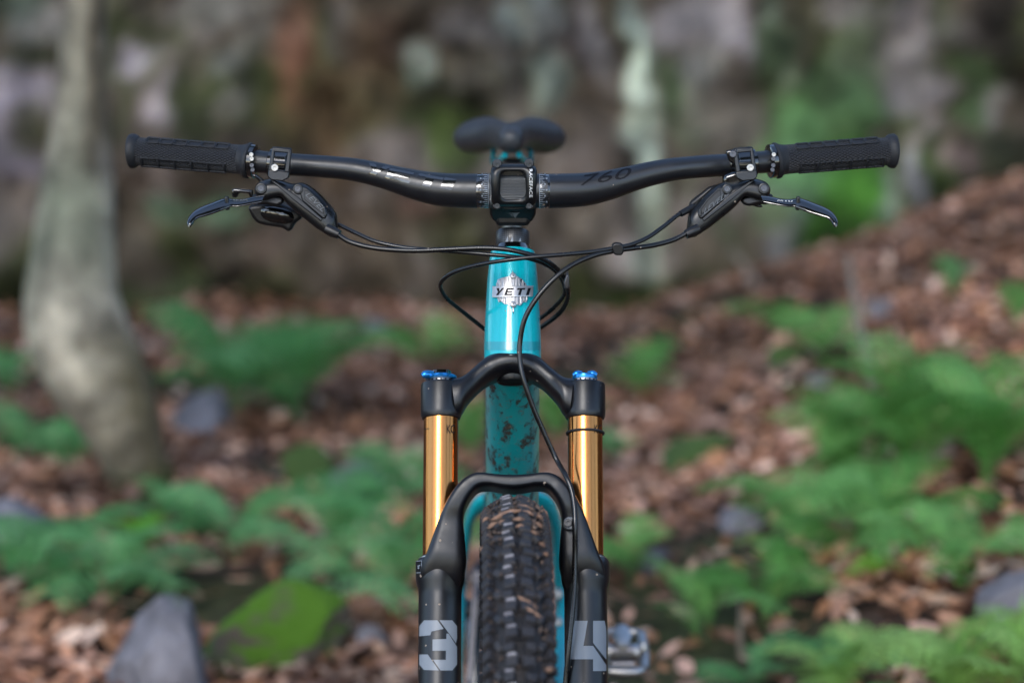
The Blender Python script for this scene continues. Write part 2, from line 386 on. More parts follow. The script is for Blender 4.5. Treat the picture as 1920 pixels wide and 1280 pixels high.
def decal(name, polys, mp, mat, parent, step=3.0, thick=0.0, bw=0):
    """flat shapes in pixel space, cut fine and laid on a curved surface"""
    bm = bmesh.new()
    for poly in polys:
        if area2(poly) > 0: poly = poly[::-1]
        try: bm.faces.new([bm.verts.new((x, -y, 0)) for x, y in poly]).normal_update()
        except Exception: pass
    bmesh.ops.triangulate(bm, faces=bm.faces[:])
    xs = [v.co.x for v in bm.verts]; ys = [v.co.y for v in bm.verts]
    for lo, hi, nrm in ((min(xs), max(xs), (1, 0, 0)), (min(ys), max(ys), (0, 1, 0))):
        k = lo + step
        while k < hi - 0.01:
            bmesh.ops.bisect_plane(bm, geom=bm.verts[:] + bm.edges[:] + bm.faces[:], plane_co=(k * nrm[0], k * nrm[1], 0), plane_no=nrm, dist=1e-5)
            k += step
    for v in bm.verts: v.co = mp(v.co.x, -v.co.y)
    me = bpy.data.meshes.new(name); bm.to_mesh(me); bm.free(); me.materials.append(mat)
    me.polygons.foreach_set('use_smooth', [True] * len(me.polygons)); me.set_sharp_from_angle(angle=R(40))
    o = link(bpy.data.objects.new(name, me), parent)
    if thick:
        s = o.modifiers.new('thickness', 'SOLIDIFY'); s.thickness = thick; s.offset = 1
    if bw: bev(o, bw, 2)
    return o
def text_polys(body):
    """built-in font -> triangle list in font units, plus width"""
    cu = bpy.data.curves.new('t', 'FONT'); cu.body = body; cu.resolution_u = 3
    o = bpy.data.objects.new('t', cu); SC.collection.objects.link(o)
    dg = bpy.context.evaluated_depsgraph_get(); dg.update()
    me = bpy.data.meshes.new_from_object(o.evaluated_get(dg))
    V = [(v.co.x, v.co.y) for v in me.vertices]; Fs = [[V[i] for i in p.vertices] for p in me.polygons]
    bpy.data.objects.remove(o); bpy.data.curves.remove(cu); bpy.data.meshes.remove(me)
    xs = [p[0] for f in Fs for p in f]; ys = [p[1] for f in Fs for p in f]
    x0, x1, y0, y1 = min(xs), max(xs), min(ys), max(ys)
    return [[((x - x0) / (x1 - x0), (y - y0) / (y1 - y0)) for x, y in f] for f in Fs]
def text_decal(name, body, org, ux, uy, mp, mat, parent, shear=0.0, step=6, thick=0.0):
    """org = lower-left pixel, ux = pixel vector of the full width, uy = pixel vector of the full height"""
    polys = []
    for f in text_polys(body):
        polys.append([(org[0] + ux[0] * (x + shear * y) + uy[0] * y, org[1] + ux[1] * (x + shear * y) + uy[1] * y) for x, y in f])
    return decal(name, polys, mp, mat, parent, step, thick)
def bolt(name, c_, ax, r_, h, parent, mat=None, hexr=0.45):
    """socket-head bolt facing ax"""
    b = MB(); b.add(*lathe(c_, ax, [(0, r_ * 0.98), (h * 0.85, r_), (h, r_ * 0.9), (h, r_ * hexr), (h * 0.35, r_ * hexr * 0.9), (h * 0.3, 0.00001)], 18, True))
    return b.obj(name, mat or M['bolt'], parent, True, False, 30)
TOCAM = Vector((0, -1, 0.12)).normalized()
def npx(x): return 1922 - x          # mirror a pixel column about the bicycle's centre line

# ================================================================== THE SETTING
def smooth(a, b, x):
    t = min(1, max(0, (x - a) / (b - a))); return t * t * (3 - 2 * t)
def ground_h(x, y):
    n = noise.noise(Vector((x * 0.9, y * 0.9, 3.1))) * 0.05 + noise.noise(Vector((x * 2.6, y * 2.6, 9.4))) * 0.035
    near = smooth(0.9, 2.6, y)                               # the trail under the bicycle is level
    h = n * near + 0.012 * noise.noise(Vector((x * 6, y * 6, 1.0))) * near
    h += 0.355 * max(0, x - 0.35 + 0.02 * (5.8 - y)) * smooth(-0.4, 1.8, y)
    h += -0.04 * smooth(2, 5, y)
    h += 0.10 * max(0, abs(x) - 5) * smooth(-30, 0, y) if abs(x) > 5 else 0
    # a ridge with a dark hollow behind it on the right
    u = (x - 0.45) * 0.6 - (y - 3.6) * 0.8; h += 0.07 * math.exp(-(u / 0.25) ** 2) * smooth(0.2, 0.6, x) * near
    return h
def G(px, py):
    d = ray(px, py).normalized(); t = 2.0
    while t < 14:
        p = CAM + d * t
        if p.z <= ground_h(p.x, p.y): return Vector((p.x, p.y, ground_h(p.x, p.y)))
        t += 0.02
    return CAM + d * 9

def grade(lo, hi, fine_lo, fine_hi, n_f, n_o, ratio=1.22):
    xs = list(np.linspace(fine_lo, fine_hi, n_f)); st = (fine_hi - fine_lo) / n_f
    a = fine_lo; s = st
    while a > lo: s *= ratio; a -= s; xs.insert(0, a)
    a = fine_hi; s = st
    while a < hi: s *= ratio; a += s; xs.append(a)
    return xs
gx = grade(-70, 70, -3.0, 3.4, 170, 20); gy = grade(-70, 70, 0.6, 6.6, 150, 20)
gv = [(x, y, ground_h(x, y)) for y in gy for x in gx]; W = len(gx)
gf = [(j * W + i, j * W + i + 1, (j + 1) * W + i + 1, (j + 1) * W + i) for j in range(len(gy) - 1) for i in range(W - 1)]
ground = mesh_obj('ground', gv, gf, M['ground'], None, True, None, 180)
ca = ground.data.color_attributes.new('tint', 'FLOAT_COLOR', 'POINT'); cols = []
for x, y, z in gv:
    n = noise.noise(Vector((x * 1.6, y * 1.6, 5))); m_ = noise.noise(Vector((x * 5, y * 5, 8)))
    a = np.array([0.028, 0.018, 0.013]); b = np.array([0.075, 0.048, 0.035]); g = np.array([0.045, 0.075, 0.015])
    t = min(1, max(0, 0.5 + m_)); q = a * (1 - t) + b * t; k = smooth(0.3, 0.6, n) * .5; q = q * (1 - k) + g * k
    cols += [q[0], q[1], q[2], 1]
ca.data.foreach_set('color', cols)
tag(ground, kind='structure')

# ---- rock face -----------------------------------------------------
def cliff_y(x): return 5.9 + 0.10 * math.sin(x * 1.3) - 0.02 * x
def cells(p):
    d, _ = noise.voronoi(p); return d[1] - d[0], d[0]
BLOB = [  # px, py, rx, ry, tilt, colour seen, strength
 (20, 190, 50, 70, 0, (128, 120, 132), .9), (60, 50, 60, 35, 10, (112, 110, 112), .7), (25, 300, 40, 40, 0, (116, 108, 120), .8),
 (55, 120, 30, 30, 0, (50, 55, 32), .9), (45, 250, 30, 40, 0, (58, 58, 38), .8), (10, 20, 60, 25, 0, (60, 78, 66), .7),
 (20, 560, 60, 90, 0, (42, 46, 16), 1), (60, 470, 40, 40, 0, (62, 66, 40), .8), (10, 430, 40, 40, 0, (95, 88, 82), .7),
 (240, 110, 32, 34, 20, (136, 128, 136), .9), (300, 190, 26, 40, 20, (130, 122, 128), .9), (300, 80, 60, 22, 30, (56, 56, 36), .9),
 (352, 200, 30, 60, -20, (46, 52, 26), .95), (390, 215, 36, 20, 0, (44, 48, 24), .9), (225, 200, 20, 50, 0, (62, 66, 44), .8),
 (430, 115, 30, 24, 0, (118, 118, 112), .7), (445, 200, 28, 24, 0, (112, 108, 100), .8), (380, 20, 70, 26, 0, (96, 96, 92), .7),
 (480, 60, 50, 60, 0, (100, 96, 92), .6), (545, 110, 34, 90, 0, (112, 76, 60), .9), (600, 210, 60, 80, 0, (104, 82, 62), .8),
 (540, 30, 40, 40, 0, (92, 74, 66), .7), (566, 150, 18, 20, 0, (66, 66, 34), .8), (650, 60, 30, 50, 0, (104, 98, 96), .7),
 (720, 60, 60, 30, -10, (84, 66, 58), .7), (700, 130, 50, 40, 0, (96, 74, 64), .7), (690, 190, 60, 50, 0, (82, 72, 50), .7),
 (780, 110, 26, 50, 0, (128, 136, 132), .9), (770, 150, 20, 24, 0, (112, 124, 118), .8), (825, 185, 60, 34, 10, (38, 38, 18), 1),
 (790, 235, 40, 24, 0, (48, 56, 22), .9), (845, 270, 40, 40, 0, (58, 72, 26), .8), (870, 50, 60, 30, 40, (108, 106, 112), .8),
 (905, 140, 60, 50, 0, (100, 96, 92), .7), (860, 120, 30, 26, 0, (74, 68, 58), .7), (985, 40, 40, 40, 0, (128, 136, 132), .8),
 (1030, 60, 26, 60, -20, (110, 112, 112), .7), (1030, 160, 46, 46, 0, (116, 128, 120), .8), (950, 200, 30, 30, 0, (112, 106, 102), .6),
 (1085, 60, 22, 80, -20, (62, 54, 56), .8), (1120, 100, 18, 90, -25, (106, 104, 110), .7), (1150, 200, 30, 60, 0, (82, 74, 68), .7),
 (1196, 100, 24, 60, -8, (158, 172, 160), 1), (1222, 180, 26, 60, -14, (156, 168, 158), 1), (1206, 268, 22, 34, 0, (150, 162, 150), .9),
 (1212, 330, 20, 60, 0, (140, 150, 138), .8), (1216, 440, 22, 70, 0, (122, 130, 116), .8), (1180, 30, 20, 40, 0, (108, 118, 112), .7),
 (1270, 50, 40, 36, 0, (124, 120, 126), .7), (1240, 120, 14, 30, 0, (60, 74, 58), .8), (1290, 180, 28, 60, -10, (62, 80, 54), .9),
 (1350, 40, 40, 50, 0, (122, 118, 122), .7), (1330, 130, 26, 30, 0, (112, 112, 108), .7), (1400, 60, 24, 60, -10, (132, 126, 132), .8),
 (1320, 200, 30, 40, 0, (110, 108, 100), .7), (1380, 170, 40, 30, 0, (72, 66, 62), .7), (1390, 250, 50, 40, 0, (108, 104, 98), .6),
 (1450, 130, 36, 60, 0, (64, 84, 54), .8), (1470, 30, 24, 40, 0, (112, 128, 112), .7), (1530, 60, 40, 40, 0, (62, 62, 46), .8),
 (1480, 190, 30, 40, 0, (108, 118, 100), .7), (1560, 180, 60, 50, 0, (66, 92, 58), .8), (1520, 230, 40, 40, 0, (58, 86, 44), .8),
 (1610, 40, 40, 24, 0, (124, 118, 122), .7), (1620, 240, 60, 50, 0, (74, 104, 66), .8), (1640, 120, 50, 60, 0, (86, 100, 80), .7),
 (1720, 70, 50, 70, 0, (128, 122, 128), .8), (1750, 160, 40, 50, 0, (120, 116, 122), .8), (1720, 210, 40, 24, 10, (118, 114, 118), .7),
 (1830, 80, 40, 40, 0, (104, 98, 98), .7), (1895, 60, 40, 90, 0, (44, 40, 38), .9), (1800, 40, 26, 60, 0, (60, 70, 50), .7),
 (1850, 190, 40, 60, 0, (66, 90, 58), .8), (1880, 210, 20, 40, 0, (112, 104, 108), .7), (1780, 240, 18, 34, 0, (124, 118, 122), .8),
 (1900, 300, 50, 40, 0, (44, 50, 34), .9), (1700, 250, 60, 40, 0, (78, 88, 54), .7), (1560, 330, 60, 50, 0, (62, 112, 40), .9),
 (1600, 400, 60, 60, 0, (52, 92, 22), 1), (1530, 420, 46, 60, 0, (40, 64, 18), 1), (1480, 350, 40, 60, 0, (88, 112, 86), .8),
 (1660, 270, 26, 20, 0, (142, 132, 130), .7), (1740, 290, 30, 24, 0, (124, 116, 114), .7), (1730, 360, 16, 30, 0, (128, 126, 132), .9),
 (1780, 330, 24, 40, 0, (52, 76, 26), .8), (1440, 400, 24, 30, 0, (82, 94, 66), .7), (1660, 400, 20, 50, 0, (110, 122, 108), .8),
 (1820, 330, 30, 20, 0, (118, 100, 104), .6), (1480, 470, 24, 50, 0, (96, 96, 96), .8), (1400, 470, 30, 60, 0, (78, 72, 58), .7),
 (1360, 440, 20, 60, 0, (70, 78, 56), .7), (1320, 490, 60, 40, 0, (92, 84, 72), .6), (1280, 540, 60, 40, 0, (56, 58, 34), .9),
 (1190, 560, 50, 50, 0, (48, 60, 22), 1), (1090, 550, 50, 50, 0, (50, 54, 24), 1), (1100, 440, 50, 50, 0, (84, 76, 64), .6),
 (880, 570, 50, 60, 0, (46, 48, 22), 1), (850, 440, 46, 60, 0, (60, 60, 28), .8), (760, 420, 50, 50, 0, (88, 76, 60), .7),
 (790, 380, 30, 24, 0, (112, 82, 72), .6), (700, 500, 60, 60, 0, (80, 70, 56), .7), (640, 430, 50, 40, 0, (96, 82, 70), .6),
 (560, 480, 60, 60, 0, (84, 74, 60), .6), (480, 560, 70, 40, 0, (60, 60, 34), .9), (420, 400, 50, 26, 0, (84, 110, 88), .8),
 (330, 395, 34, 22, 0, (76, 106, 84), .8), (320, 470, 30, 40, 0, (50, 58, 26), .9), (340, 540, 60, 40, 0, (62, 72, 44), .9),
 (420, 500, 36, 40, 0, (94, 88, 80), .6), (260, 330, 40, 30, 0, (90, 78, 72), .6), (250, 430, 30, 60, 0, (84, 78, 68), .6),
 (300, 360, 40, 30, 0, (104, 92, 90), .5), (620, 330, 60, 40, 0, (96, 78, 60), .6), (540, 250, 50, 50, 0, (86, 74, 52), .6),
 (490, 440, 40, 30, 50, (112, 96, 90), .5), (1510, 290, 50, 80, 0, (84, 124, 78), .8), (1590, 350, 50, 60, 0, (66, 116, 40), .8), (1450, 260, 26, 60, 0, (74, 104, 62), .8), (1640, 200, 50, 40, 0, (82, 116, 74), .7), (1560, 440, 40, 40, 0, (56, 96, 28), .8), (1000, 330, 90, 60, 0, (92, 84, 78), .5), (1110, 330, 40, 60, 0, (84, 74, 70), .5),
]
def lin3(c_): return np.array(lin(*c_)[:3])
BL = [(a, b, c2, d, R(e), lin3(f), g) for a, b, c2, d, e, f, g in BLOB]
BASE = lin3((88, 78, 70)); BASE2 = lin3((66, 58, 48)); BASE3 = lin3((112, 104, 102)); MOSS = lin3((56, 66, 30))
cx = np.linspace(-7, 7, 330); cz = np.linspace(-0.4, 5.2, 190)
cx = np.sign(cx) * np.abs(cx / 7) ** 1.7 * 7
cv = []; cc = []
for z in cz:
    for x in cx:
        p = Vector((x, 0, z))
        wx = noise.noise(p * 1.4) * 0.3
        e, d0 = cells(Vector((x * 1.5 + wx, 0.3, z * 1.2 + x * 0.35)))
        e2, d2 = cells(Vector((x * 4.2 + wx, 4.3, z * 3.3 - x * 0.8)))
        dy = 0.25 * noise.noise(p * 0.8) + 0.19 * min(e * 1.8, 1) + 0.08 * min(e2 * 1.8, 1) + 0.05 * noise.noise(p * 6) + 0.03 * noise.noise(p * 14)
        y = cliff_y(x) + 0.10 * max(0, z) - dy + (1.2 * max(0, z - 3.6)) + 0.02 * abs(x) ** 1.6
        zz = z + 0.05 * noise.noise(Vector((x * 3, 7, z * 3)))
        cv.append((x, y, zz))
        n1 = noise.noise(Vector((x * 1.8, 1, z * 1.8))); n2 = noise.noise(Vector((x * 5, 2, z * 4))); n3 = noise.noise(Vector((x * 12, 6, z * 9)))
        t = min(1, max(0, 0.5 + n2 * 1.3)); q = BASE2 * (1 - t) + BASE * t
        k = smooth(0.1, 0.45, n1 + 0.4 * n3); q = q * (1 - k * 0.7) + BASE3 * k * 0.7
        k = smooth(0.1, 0.4, noise.noise(Vector((x * 2.2, 11, z * 2.2))) + 0.3 * n3); q = q * (1 - k * 0.8) + MOSS * k * 0.8
        jx, jy = proj((x, cliff_y(x) - 0.1, z)); jx += 42 * n2 + 26 * n3; jy += 34 * noise.noise(Vector((x * 6, 21, z * 6)))
        if -250 < jx < 2200 and -300 < jy < 900:
            for (a, b, ra, rb, tl, col, s_) in BL:
                dx = jx - a; dz = jy - b
                if abs(dx) > 130 or abs(dz) > 130: continue
                u = dx * math.cos(tl) + dz * math.sin(tl); v = -dx * math.sin(tl) + dz * math.cos(tl)
                m_ = (u / ra) ** 2 + (v / rb) ** 2
                if m_ < 2.6:
                    k = s_ * (1 - smooth(0.35, 2.4, m_)); q = q * (1 - k) + col * k
        lum = q.mean(); q = (lum + (q - lum) * 0.95) * (lum / 0.075) ** 0.22; q = q * np.array([1.07, 1.0, 0.88]); cc += [*(q * 1.36 * (1.0 + 0.35 * n3)), 1]
W = len(cx)
cf = [(j * W + i, j * W + i + 1, (j + 1) * W + i + 1, (j + 1) * W + i) for j in range(len(cz) - 1) for i in range(W - 1)]
cliff = mesh_obj('rock_face', cv, cf, M['cliff'], None, True, None, 180)
cliff.data.color_attributes.new('tint', 'FLOAT_COLOR', 'POINT').data.foreach_set('color', [max(0, q) for q in cc])
tag(cliff, kind='structure')

# ---- leaf litter: nobody could count it ---------------------------------------------
PAL = [lin3(q) for q in ((176, 132, 108), (150, 108, 86), (196, 160, 140), (120, 82, 62), (98, 66, 52), (160, 120, 104), (136, 92, 66), (206, 180, 166), (112, 84, 74), (84, 56, 44), (188, 150, 138), (150, 104, 72))]
NL = 48000
LV = np.zeros((NL * 6, 3)); LC = np.zeros((NL * 6, 4)); LC[:, 3] = 1
shape = np.array([(-1, 0, 0), (-0.35, 0.42, .10), (-0.3, -0.42, .10), (0.35, 0.40, .08), (0.4, -0.38, .08), (1, 0, 0)], float)
k = 0
while k < NL:
    y = random.uniform(0.9, 6.0) if random.random() < 0.9 else random.uniform(-2.5, 1.0)
    hw = 0.35 + 0.21 * (y + 2.8); x = random.uniform(-hw - 0.4, hw + 0.5) if random.random() < 0.75 else random.uniform(-hw - 2.6, hw + 2.6)
    dn = noise.noise(Vector((x * 1.6, y * 1.6, 5)))
    if dn > 0.12 and random.random() < min(0.85, (dn - 0.12) * 4): continue
    if y < 0.8 and abs(x) < 0.25 and random.random() < 0.8: continue
    s_ = random.uniform(0.013, 0.034); h = ground_h(x, y)
    ro = Matrix.Rotation(random.uniform(0, 2 * PI), 3, 'Z') @ Matrix.Rotation(random.gauss(0, 0.42), 3, 'X') @ Matrix.Rotation(random.gauss(0, 0.38), 3, 'Y')
    cu = random.uniform(-0.6, 1.2)
    q = shape.copy(); q[:, 2] = (np.abs(q[:, 1]) * 0.6 + q[:, 0] ** 2 * 0.35) * cu; q[:, 1] *= random.uniform(0.8, 1.2)
    q = (np.array(ro) @ (q * s_).T).T + (x, y, h + random.uniform(0.004, 0.030))
    LV[k * 6:k * 6 + 6] = q
    tone = max(0.3, 0.95 + 0.8 * noise.noise(Vector((x * 2.2, y * 1.8, 31))) + 0.5 * noise.noise(Vector((x * 6, y * 5, 3))))
    LC[k * 6:k * 6 + 6, :3] = (random.choice(PAL) * 0.75 + PAL[1] * 0.25) * random.uniform(0.75, 1.2) * tone * np.array([1.40, 1.42, 1.32]); k += 1
tri = np.array([(0, 2, 1), (1, 2, 4), (1, 4, 3), (3, 4, 5)])
LF = (tri[None] + (np.arange(NL) * 6)[:, None, None]).reshape(-1, 3)
me = bpy.data.meshes.new('leaf_litter'); me.vertices.add(NL * 6); me.vertices.foreach_set('co', LV.ravel())
me.loops.add(len(LF) * 3); me.loops.foreach_set('vertex_index', LF.ravel().astype(np.int32))
me.polygons.add(len(LF)); me.polygons.foreach_set('loop_start', np.arange(0, len(LF) * 3, 3, dtype=np.int32)); me.update(calc_edges=True)
me.color_attributes.new('tint', 'FLOAT_COLOR', 'POINT').data.foreach_set('color', LC.ravel())
me.materials.append(M['litter']); tag(link(bpy.data.objects.new('leaf_litter', me)), 'brown and pinkish fallen leaves covering the forest floor', 'leaf litter', kind='stuff')

# ---- rocks ---------------------------------------------------------------------------
def rock(px, py, wpx, hpx, mat, label, name='boulder', seed=0, tilt=0.0, deep=1.0, group=None):
    """pixel box: centre column px, ground row py, width and height in pixels"""
    g = G(px, py); k = (g - CAM).dot(CF) / F_PX; a, b = wpx * k / 2, hpx * k / 2 * 1.25
    bm = bmesh.new(); bmesh.ops.create_icosphere(bm, subdivisions=5, radius=1.0); rnd = Vector((seed * 3.7, seed * 1.3, seed * 2.1))
    rr_ = random.Random(seed * 13); pl = []
    while len(pl) < 11:
        q = Vector((rr_.gauss(0, 1), rr_.gauss(0, 1), rr_.gauss(0, 1))).normalized(); pl.append((q, rr_.uniform(.62, .98)))
    for v in bm.verts:
        d = v.co.normalized()
        s_ = min([1.15] + [r_ / q.dot(d) for q, r_ in pl if q.dot(d) > 0.2])
        s_ += 0.05 * noise.noise(d * 2.4 + rnd) + 0.035 * noise.noise(d * 6 + rnd) + 0.015 * noise.noise(d * 15 + rnd)
        p = Vector((d.x * a, d.y * a * deep, d.z * b)) * s_
        p = Matrix.Rotation(tilt, 3, 'Y') @ p; v.co = p
    me = bpy.data.meshes.new(name); bm.to_mesh(me); bm.free(); me.materials.append(mat)
    me.polygons.foreach_set('use_smooth', [True] * len(me.polygons))
    o = link(bpy.data.objects.new(name, me)); o.location = g + Vector((0, a * deep * 0.3, b * 0.55)); tag(o, label, 'rock', group); return o
rock(530, 1260, 330, 150, M['moss_rock'], 'bright green moss covered boulder at the bottom left of the fork', seed=3, tilt=-0.62, deep=0.5)
rock(290, 1320, 210, 190, M['rock'], 'large pointed grey rock at the bottom left edge of the photo', seed=5, tilt=0.25)
rock(385, 830, 105, 105, M['rock'], 'rounded grey rock beside the tree base under the left ferns', seed=8)
rock(30, 1040, 150, 110, M['rock'], 'pale bluish rock at the far left edge among low ferns', seed=9)
rock(1905, 1175, 130, 110, M['rock'], 'lichen grey rock at the right edge above the lime ferns', seed=11)
rock(1385, 1000, 80, 50, M['rock'], 'small pale stone left of the big fern clump', 'stone', seed=13)
rock(1235, 1075, 60, 45, M['rock'], 'small whitish stone just right of the fork', 'stone', seed=15)
rock(668, 935, 100, 66, M['rock'], 'flat grey rock in the leaves left of the golden fork tubes', seed=17)
rock(560, 905, 110, 70, M['dark_rock'], 'low dark mossy rock between the left ferns', seed=19)
rock(1300, 880, 150, 60, M['dark_rock'], 'dark hollow sided rock on the slope right of the fork', seed=21, tilt=-0.5)
rock(1660, 600, 60, 40, M['rock'], 'small lilac grey stone high on the right slope', 'stone', seed=23)
rock(1545, 730, 60, 36, M['rock'], 'little pale stone above the big fern clump', 'stone', seed=25)
rock(710, 560 + 70, 50, 34, M['rock'], 'tiny pale stone at the foot of the rock face left of the cables', 'stone', seed=27)
rock(690, 1230, 60, 50, M['rock'], 'small grey stone right of the mossy boulder', 'stone', seed=29)
rock(1480, 700, 90, 50, M['dark_rock'], 'brown stone half buried on the middle of the right slope', 'stone', seed=31)

# ---- tree on the left ------------------------------------------------------------------
tb = G(268, 935); TY = tb.y + 0.1
tree = empty('tree', tb); tag(tree, 'pale lichen covered tree with a bent trunk behind the left grip', 'tree')
prof = [(-400, 130, 185), (-200, 128, 192), (0, 118, 200), (100, 108, 202), (200, 98, 205), (300, 86, 208), (400, 70, 212), (480, 54, 215), (560, 42, 220), (630, 50, 240),
        (700, 84, 272), (760, 128, 292), (820, 168, 308), (870, 196, 318), (915, 212, 340), (950, 206, 360)]
pts = []; rr = []
for (py, a, b) in prof:
    q = P((a + b) / 2, py, TY + 0.05 * math.sin(py * 0.006)); pts.append(q); rr.append((b - a) / 2 * (TY + 2.8) / F_PX)
pts = [pts[0] + Vector((0.1, 0.1, 3.2)), pts[0] + Vector((0.02, 0.05, 1.4))] + pts; rr = [0.035, 0.055] + rr
vs, fs, uv = tube(pts, rr, 40, 8)
cen = {}
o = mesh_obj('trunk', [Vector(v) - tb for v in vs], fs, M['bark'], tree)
cl = []
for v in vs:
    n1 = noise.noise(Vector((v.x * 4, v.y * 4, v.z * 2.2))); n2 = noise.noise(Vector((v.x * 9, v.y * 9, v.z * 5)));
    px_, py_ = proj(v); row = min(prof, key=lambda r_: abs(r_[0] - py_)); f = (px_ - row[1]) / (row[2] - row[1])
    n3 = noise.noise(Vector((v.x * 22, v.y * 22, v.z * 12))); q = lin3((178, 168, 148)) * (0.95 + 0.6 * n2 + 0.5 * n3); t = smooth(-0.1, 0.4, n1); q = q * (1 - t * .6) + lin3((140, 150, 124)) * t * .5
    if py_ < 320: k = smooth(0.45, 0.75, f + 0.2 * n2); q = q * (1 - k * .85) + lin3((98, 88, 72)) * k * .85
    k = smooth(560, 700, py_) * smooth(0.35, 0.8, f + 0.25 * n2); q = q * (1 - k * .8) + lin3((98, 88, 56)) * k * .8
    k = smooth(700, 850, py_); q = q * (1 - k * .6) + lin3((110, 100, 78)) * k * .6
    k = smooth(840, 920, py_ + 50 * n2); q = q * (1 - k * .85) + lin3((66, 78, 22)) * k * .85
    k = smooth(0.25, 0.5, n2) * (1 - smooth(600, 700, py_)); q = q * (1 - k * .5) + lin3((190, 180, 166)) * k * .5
    for i in range(3): v[i] += 0
    cl += [*np.maximum(q, 0), 1]
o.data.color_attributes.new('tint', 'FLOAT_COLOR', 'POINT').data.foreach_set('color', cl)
for vtx in o.data.vertices:
    co = vtx.co + tb; n = noise.noise(Vector((co.x * 7, co.y * 7, co.z * 4))); vtx.co = vtx.co + vtx.normal * 0.010 * n
def crown_mesh(name, cen_, rad, n, sz, seed):
    rnd = random.Random(seed); vs = []; fs = []
    for _ in range(n):
        d = Vector((rnd.gauss(0, 1), rnd.gauss(0, 1), rnd.gauss(0, 1))).normalized() * rad * rnd.random() ** 0.4; d.z *= 0.75
        c_ = cen_ + d; a = Vector((rnd.gauss(0, 1), rnd.gauss(0, 1), rnd.gauss(0, 0.4))).normalized() * sz * rnd.uniform(.6, 1.3)
        b = a.cross(Vector((rnd.gauss(0, .4), rnd.gauss(0, .4), 1))).normalized() * sz * 0.5
        i = len(vs); vs += [c_ - a, c_ - b, c_ + a, c_ + b]; fs.append((i, i + 1, i + 2, i + 3))
    return vs, fs
vs, fs = crown_mesh('crown', Vector((0.1, 0.4, 5.6)), 1.3, 900, 0.10, 5)
mesh_obj('crown', vs, fs, M['crown'], tree, False)

# ---- ferns --------------------------------------------------------------------------------
def frond_mesh(name, seed, pairs=18, lobes=6, wide=0.30, bend=0.55):
    """unit-length frond rising from the origin along +X and drooping; toothed pinnae of many small faces"""
    rnd = random.Random(seed); vs = []; fs = []
    def spine(t): return Vector((t * (1 - 0.12 * t), 0, 0.55 * bend * math.sin(min(t, 1) * PI * 0.62) - 0.55 * bend * t * t * 0.75))
    def tri_(a, b, c2):
        i = len(vs); vs.extend([a, b, c2]); fs.append((i, i + 1, i + 2))
    def quad(a, b, c2, d):
        i = len(vs); vs.extend([a, b, c2, d]); fs.append((i, i + 1, i + 2, i + 3))
    prev = None
    for i in range(13):
        t = i / 12; p = spine(t); r_ = 0.006 * (1 - 0.8 * t); cur = [p + Vector((0, r_, 0)), p + Vector((0, 0, r_)), p - Vector((0, r_, 0))]
        if prev: quad(prev[0], prev[1], cur[1], cur[0]); quad(prev[1], prev[2], cur[2], cur[1])
        prev = cur
    for i in range(pairs):
        t = 0.20 + 0.80 * (i + 0.5) / pairs; p = spine(t); tg = (spine(min(1, t + .03)) - p).normalized()
        L = wide * math.sin(PI * min(1, 0.18 + (1 - t) * 1.02)) ** 0.8 * rnd.uniform(.88, 1.08) * (1.0 if t > .3 else .75)
        for sd in (-1, 1):
            dirn = (Vector((0, sd, 0)) + tg * 0.42 + Vector((0, 0, -0.12 + rnd.uniform(-.12, .12)))).normalized()
            nrm = dirn.cross(tg).normalized(); sidev = nrm.cross(dirn).normalized(); wv = 0.80 * 0.5 / pairs * 1.05
            for j in range(lobes):
                u0 = j / lobes; u1 = (j + 1) / lobes; h = wv * (1 - 0.75 * u0 ** 1.3) * 1.1
                a = p + dirn * L * u0; b = p + dirn * L * u1; dz = Vector((0, 0, -0.25 * L * u1 * u1)); dz0 = Vector((0, 0, -0.25 * L * u0 * u0))
                for s2 in (-1, 1):
                    tip = p + dirn * L * (u0 * .25 + u1 * .75) + sidev * s2 * h + dz + Vector((0, 0, rnd.uniform(-.006, .006)))
                    tri_(a + dz0, tip, b + dz) if s2 * sd > 0 else tri_(b + dz, tip, a + dz0)
    me = bpy.data.meshes.new(name); me.from_pydata([tuple(v) for v in vs], [], fs); me.update()
    return me
FR = [frond_mesh('frond', 10 + i, 17 + i, 6, 0.30 + 0.03 * (i % 3), 0.45 + 0.13 * i) for i in range(4)]
FM = {}
for mk in ('fern_cool', 'fern_mid', 'fern_lime', 'fern_bright'):
    FM[mk] = []
    for m_ in FR: q = m_.copy(); q.materials.append(M[mk]); FM[mk].append(q)
fseed = 0
def fern(px, py, size, n, mk, label, lean=0.0, spread=(0.15, 0.75), arc=(0, 2 * PI), group='ferns growing in the leaf litter'):
    global fseed; fseed += 1; rnd = random.Random(fseed * 77)
    g = G(px, py); root = empty('fern', g); tag(root, label, 'fern', group)
    for i in range(n):
        o = bpy.data.objects.new('frond', rnd.choice(FM[mk])); link(o, root)
        az = arc[0] + (arc[1] - arc[0]) * (i + rnd.uniform(0, .8)) / n; s_ = size * 1.28 * rnd.uniform(.75, 1.12); up = rnd.uniform(*spread) + 0.12
        o.rotation_euler = (rnd.uniform(-.35, .35), -up, az + lean); o.scale = (s_, s_ * rnd.uniform(.9, 1.15), s_)
        o.location = (rnd.uniform(-.01, .01), rnd.uniform(-.01, .01), 0)
    return root
fern(440, 790, .27, 12, 'fern_cool', 'large cool green fern left of the cables, behind the grey rock', spread=(.3, .95))
fern(560, 800, .27, 12, 'fern_cool', 'large cool green fern between the left tree and the fork, the nearer to the fork', spread=(.3, 1.0))
fern(125, 900, .16, 7, 'fern_cool', 'small green fern just left of the tree base', spread=(.3, .9))
fern(20, 760, .17, 6, 'fern_cool', 'small fern at the left edge beside the bend of the tree trunk', spread=(.3, 1.0))
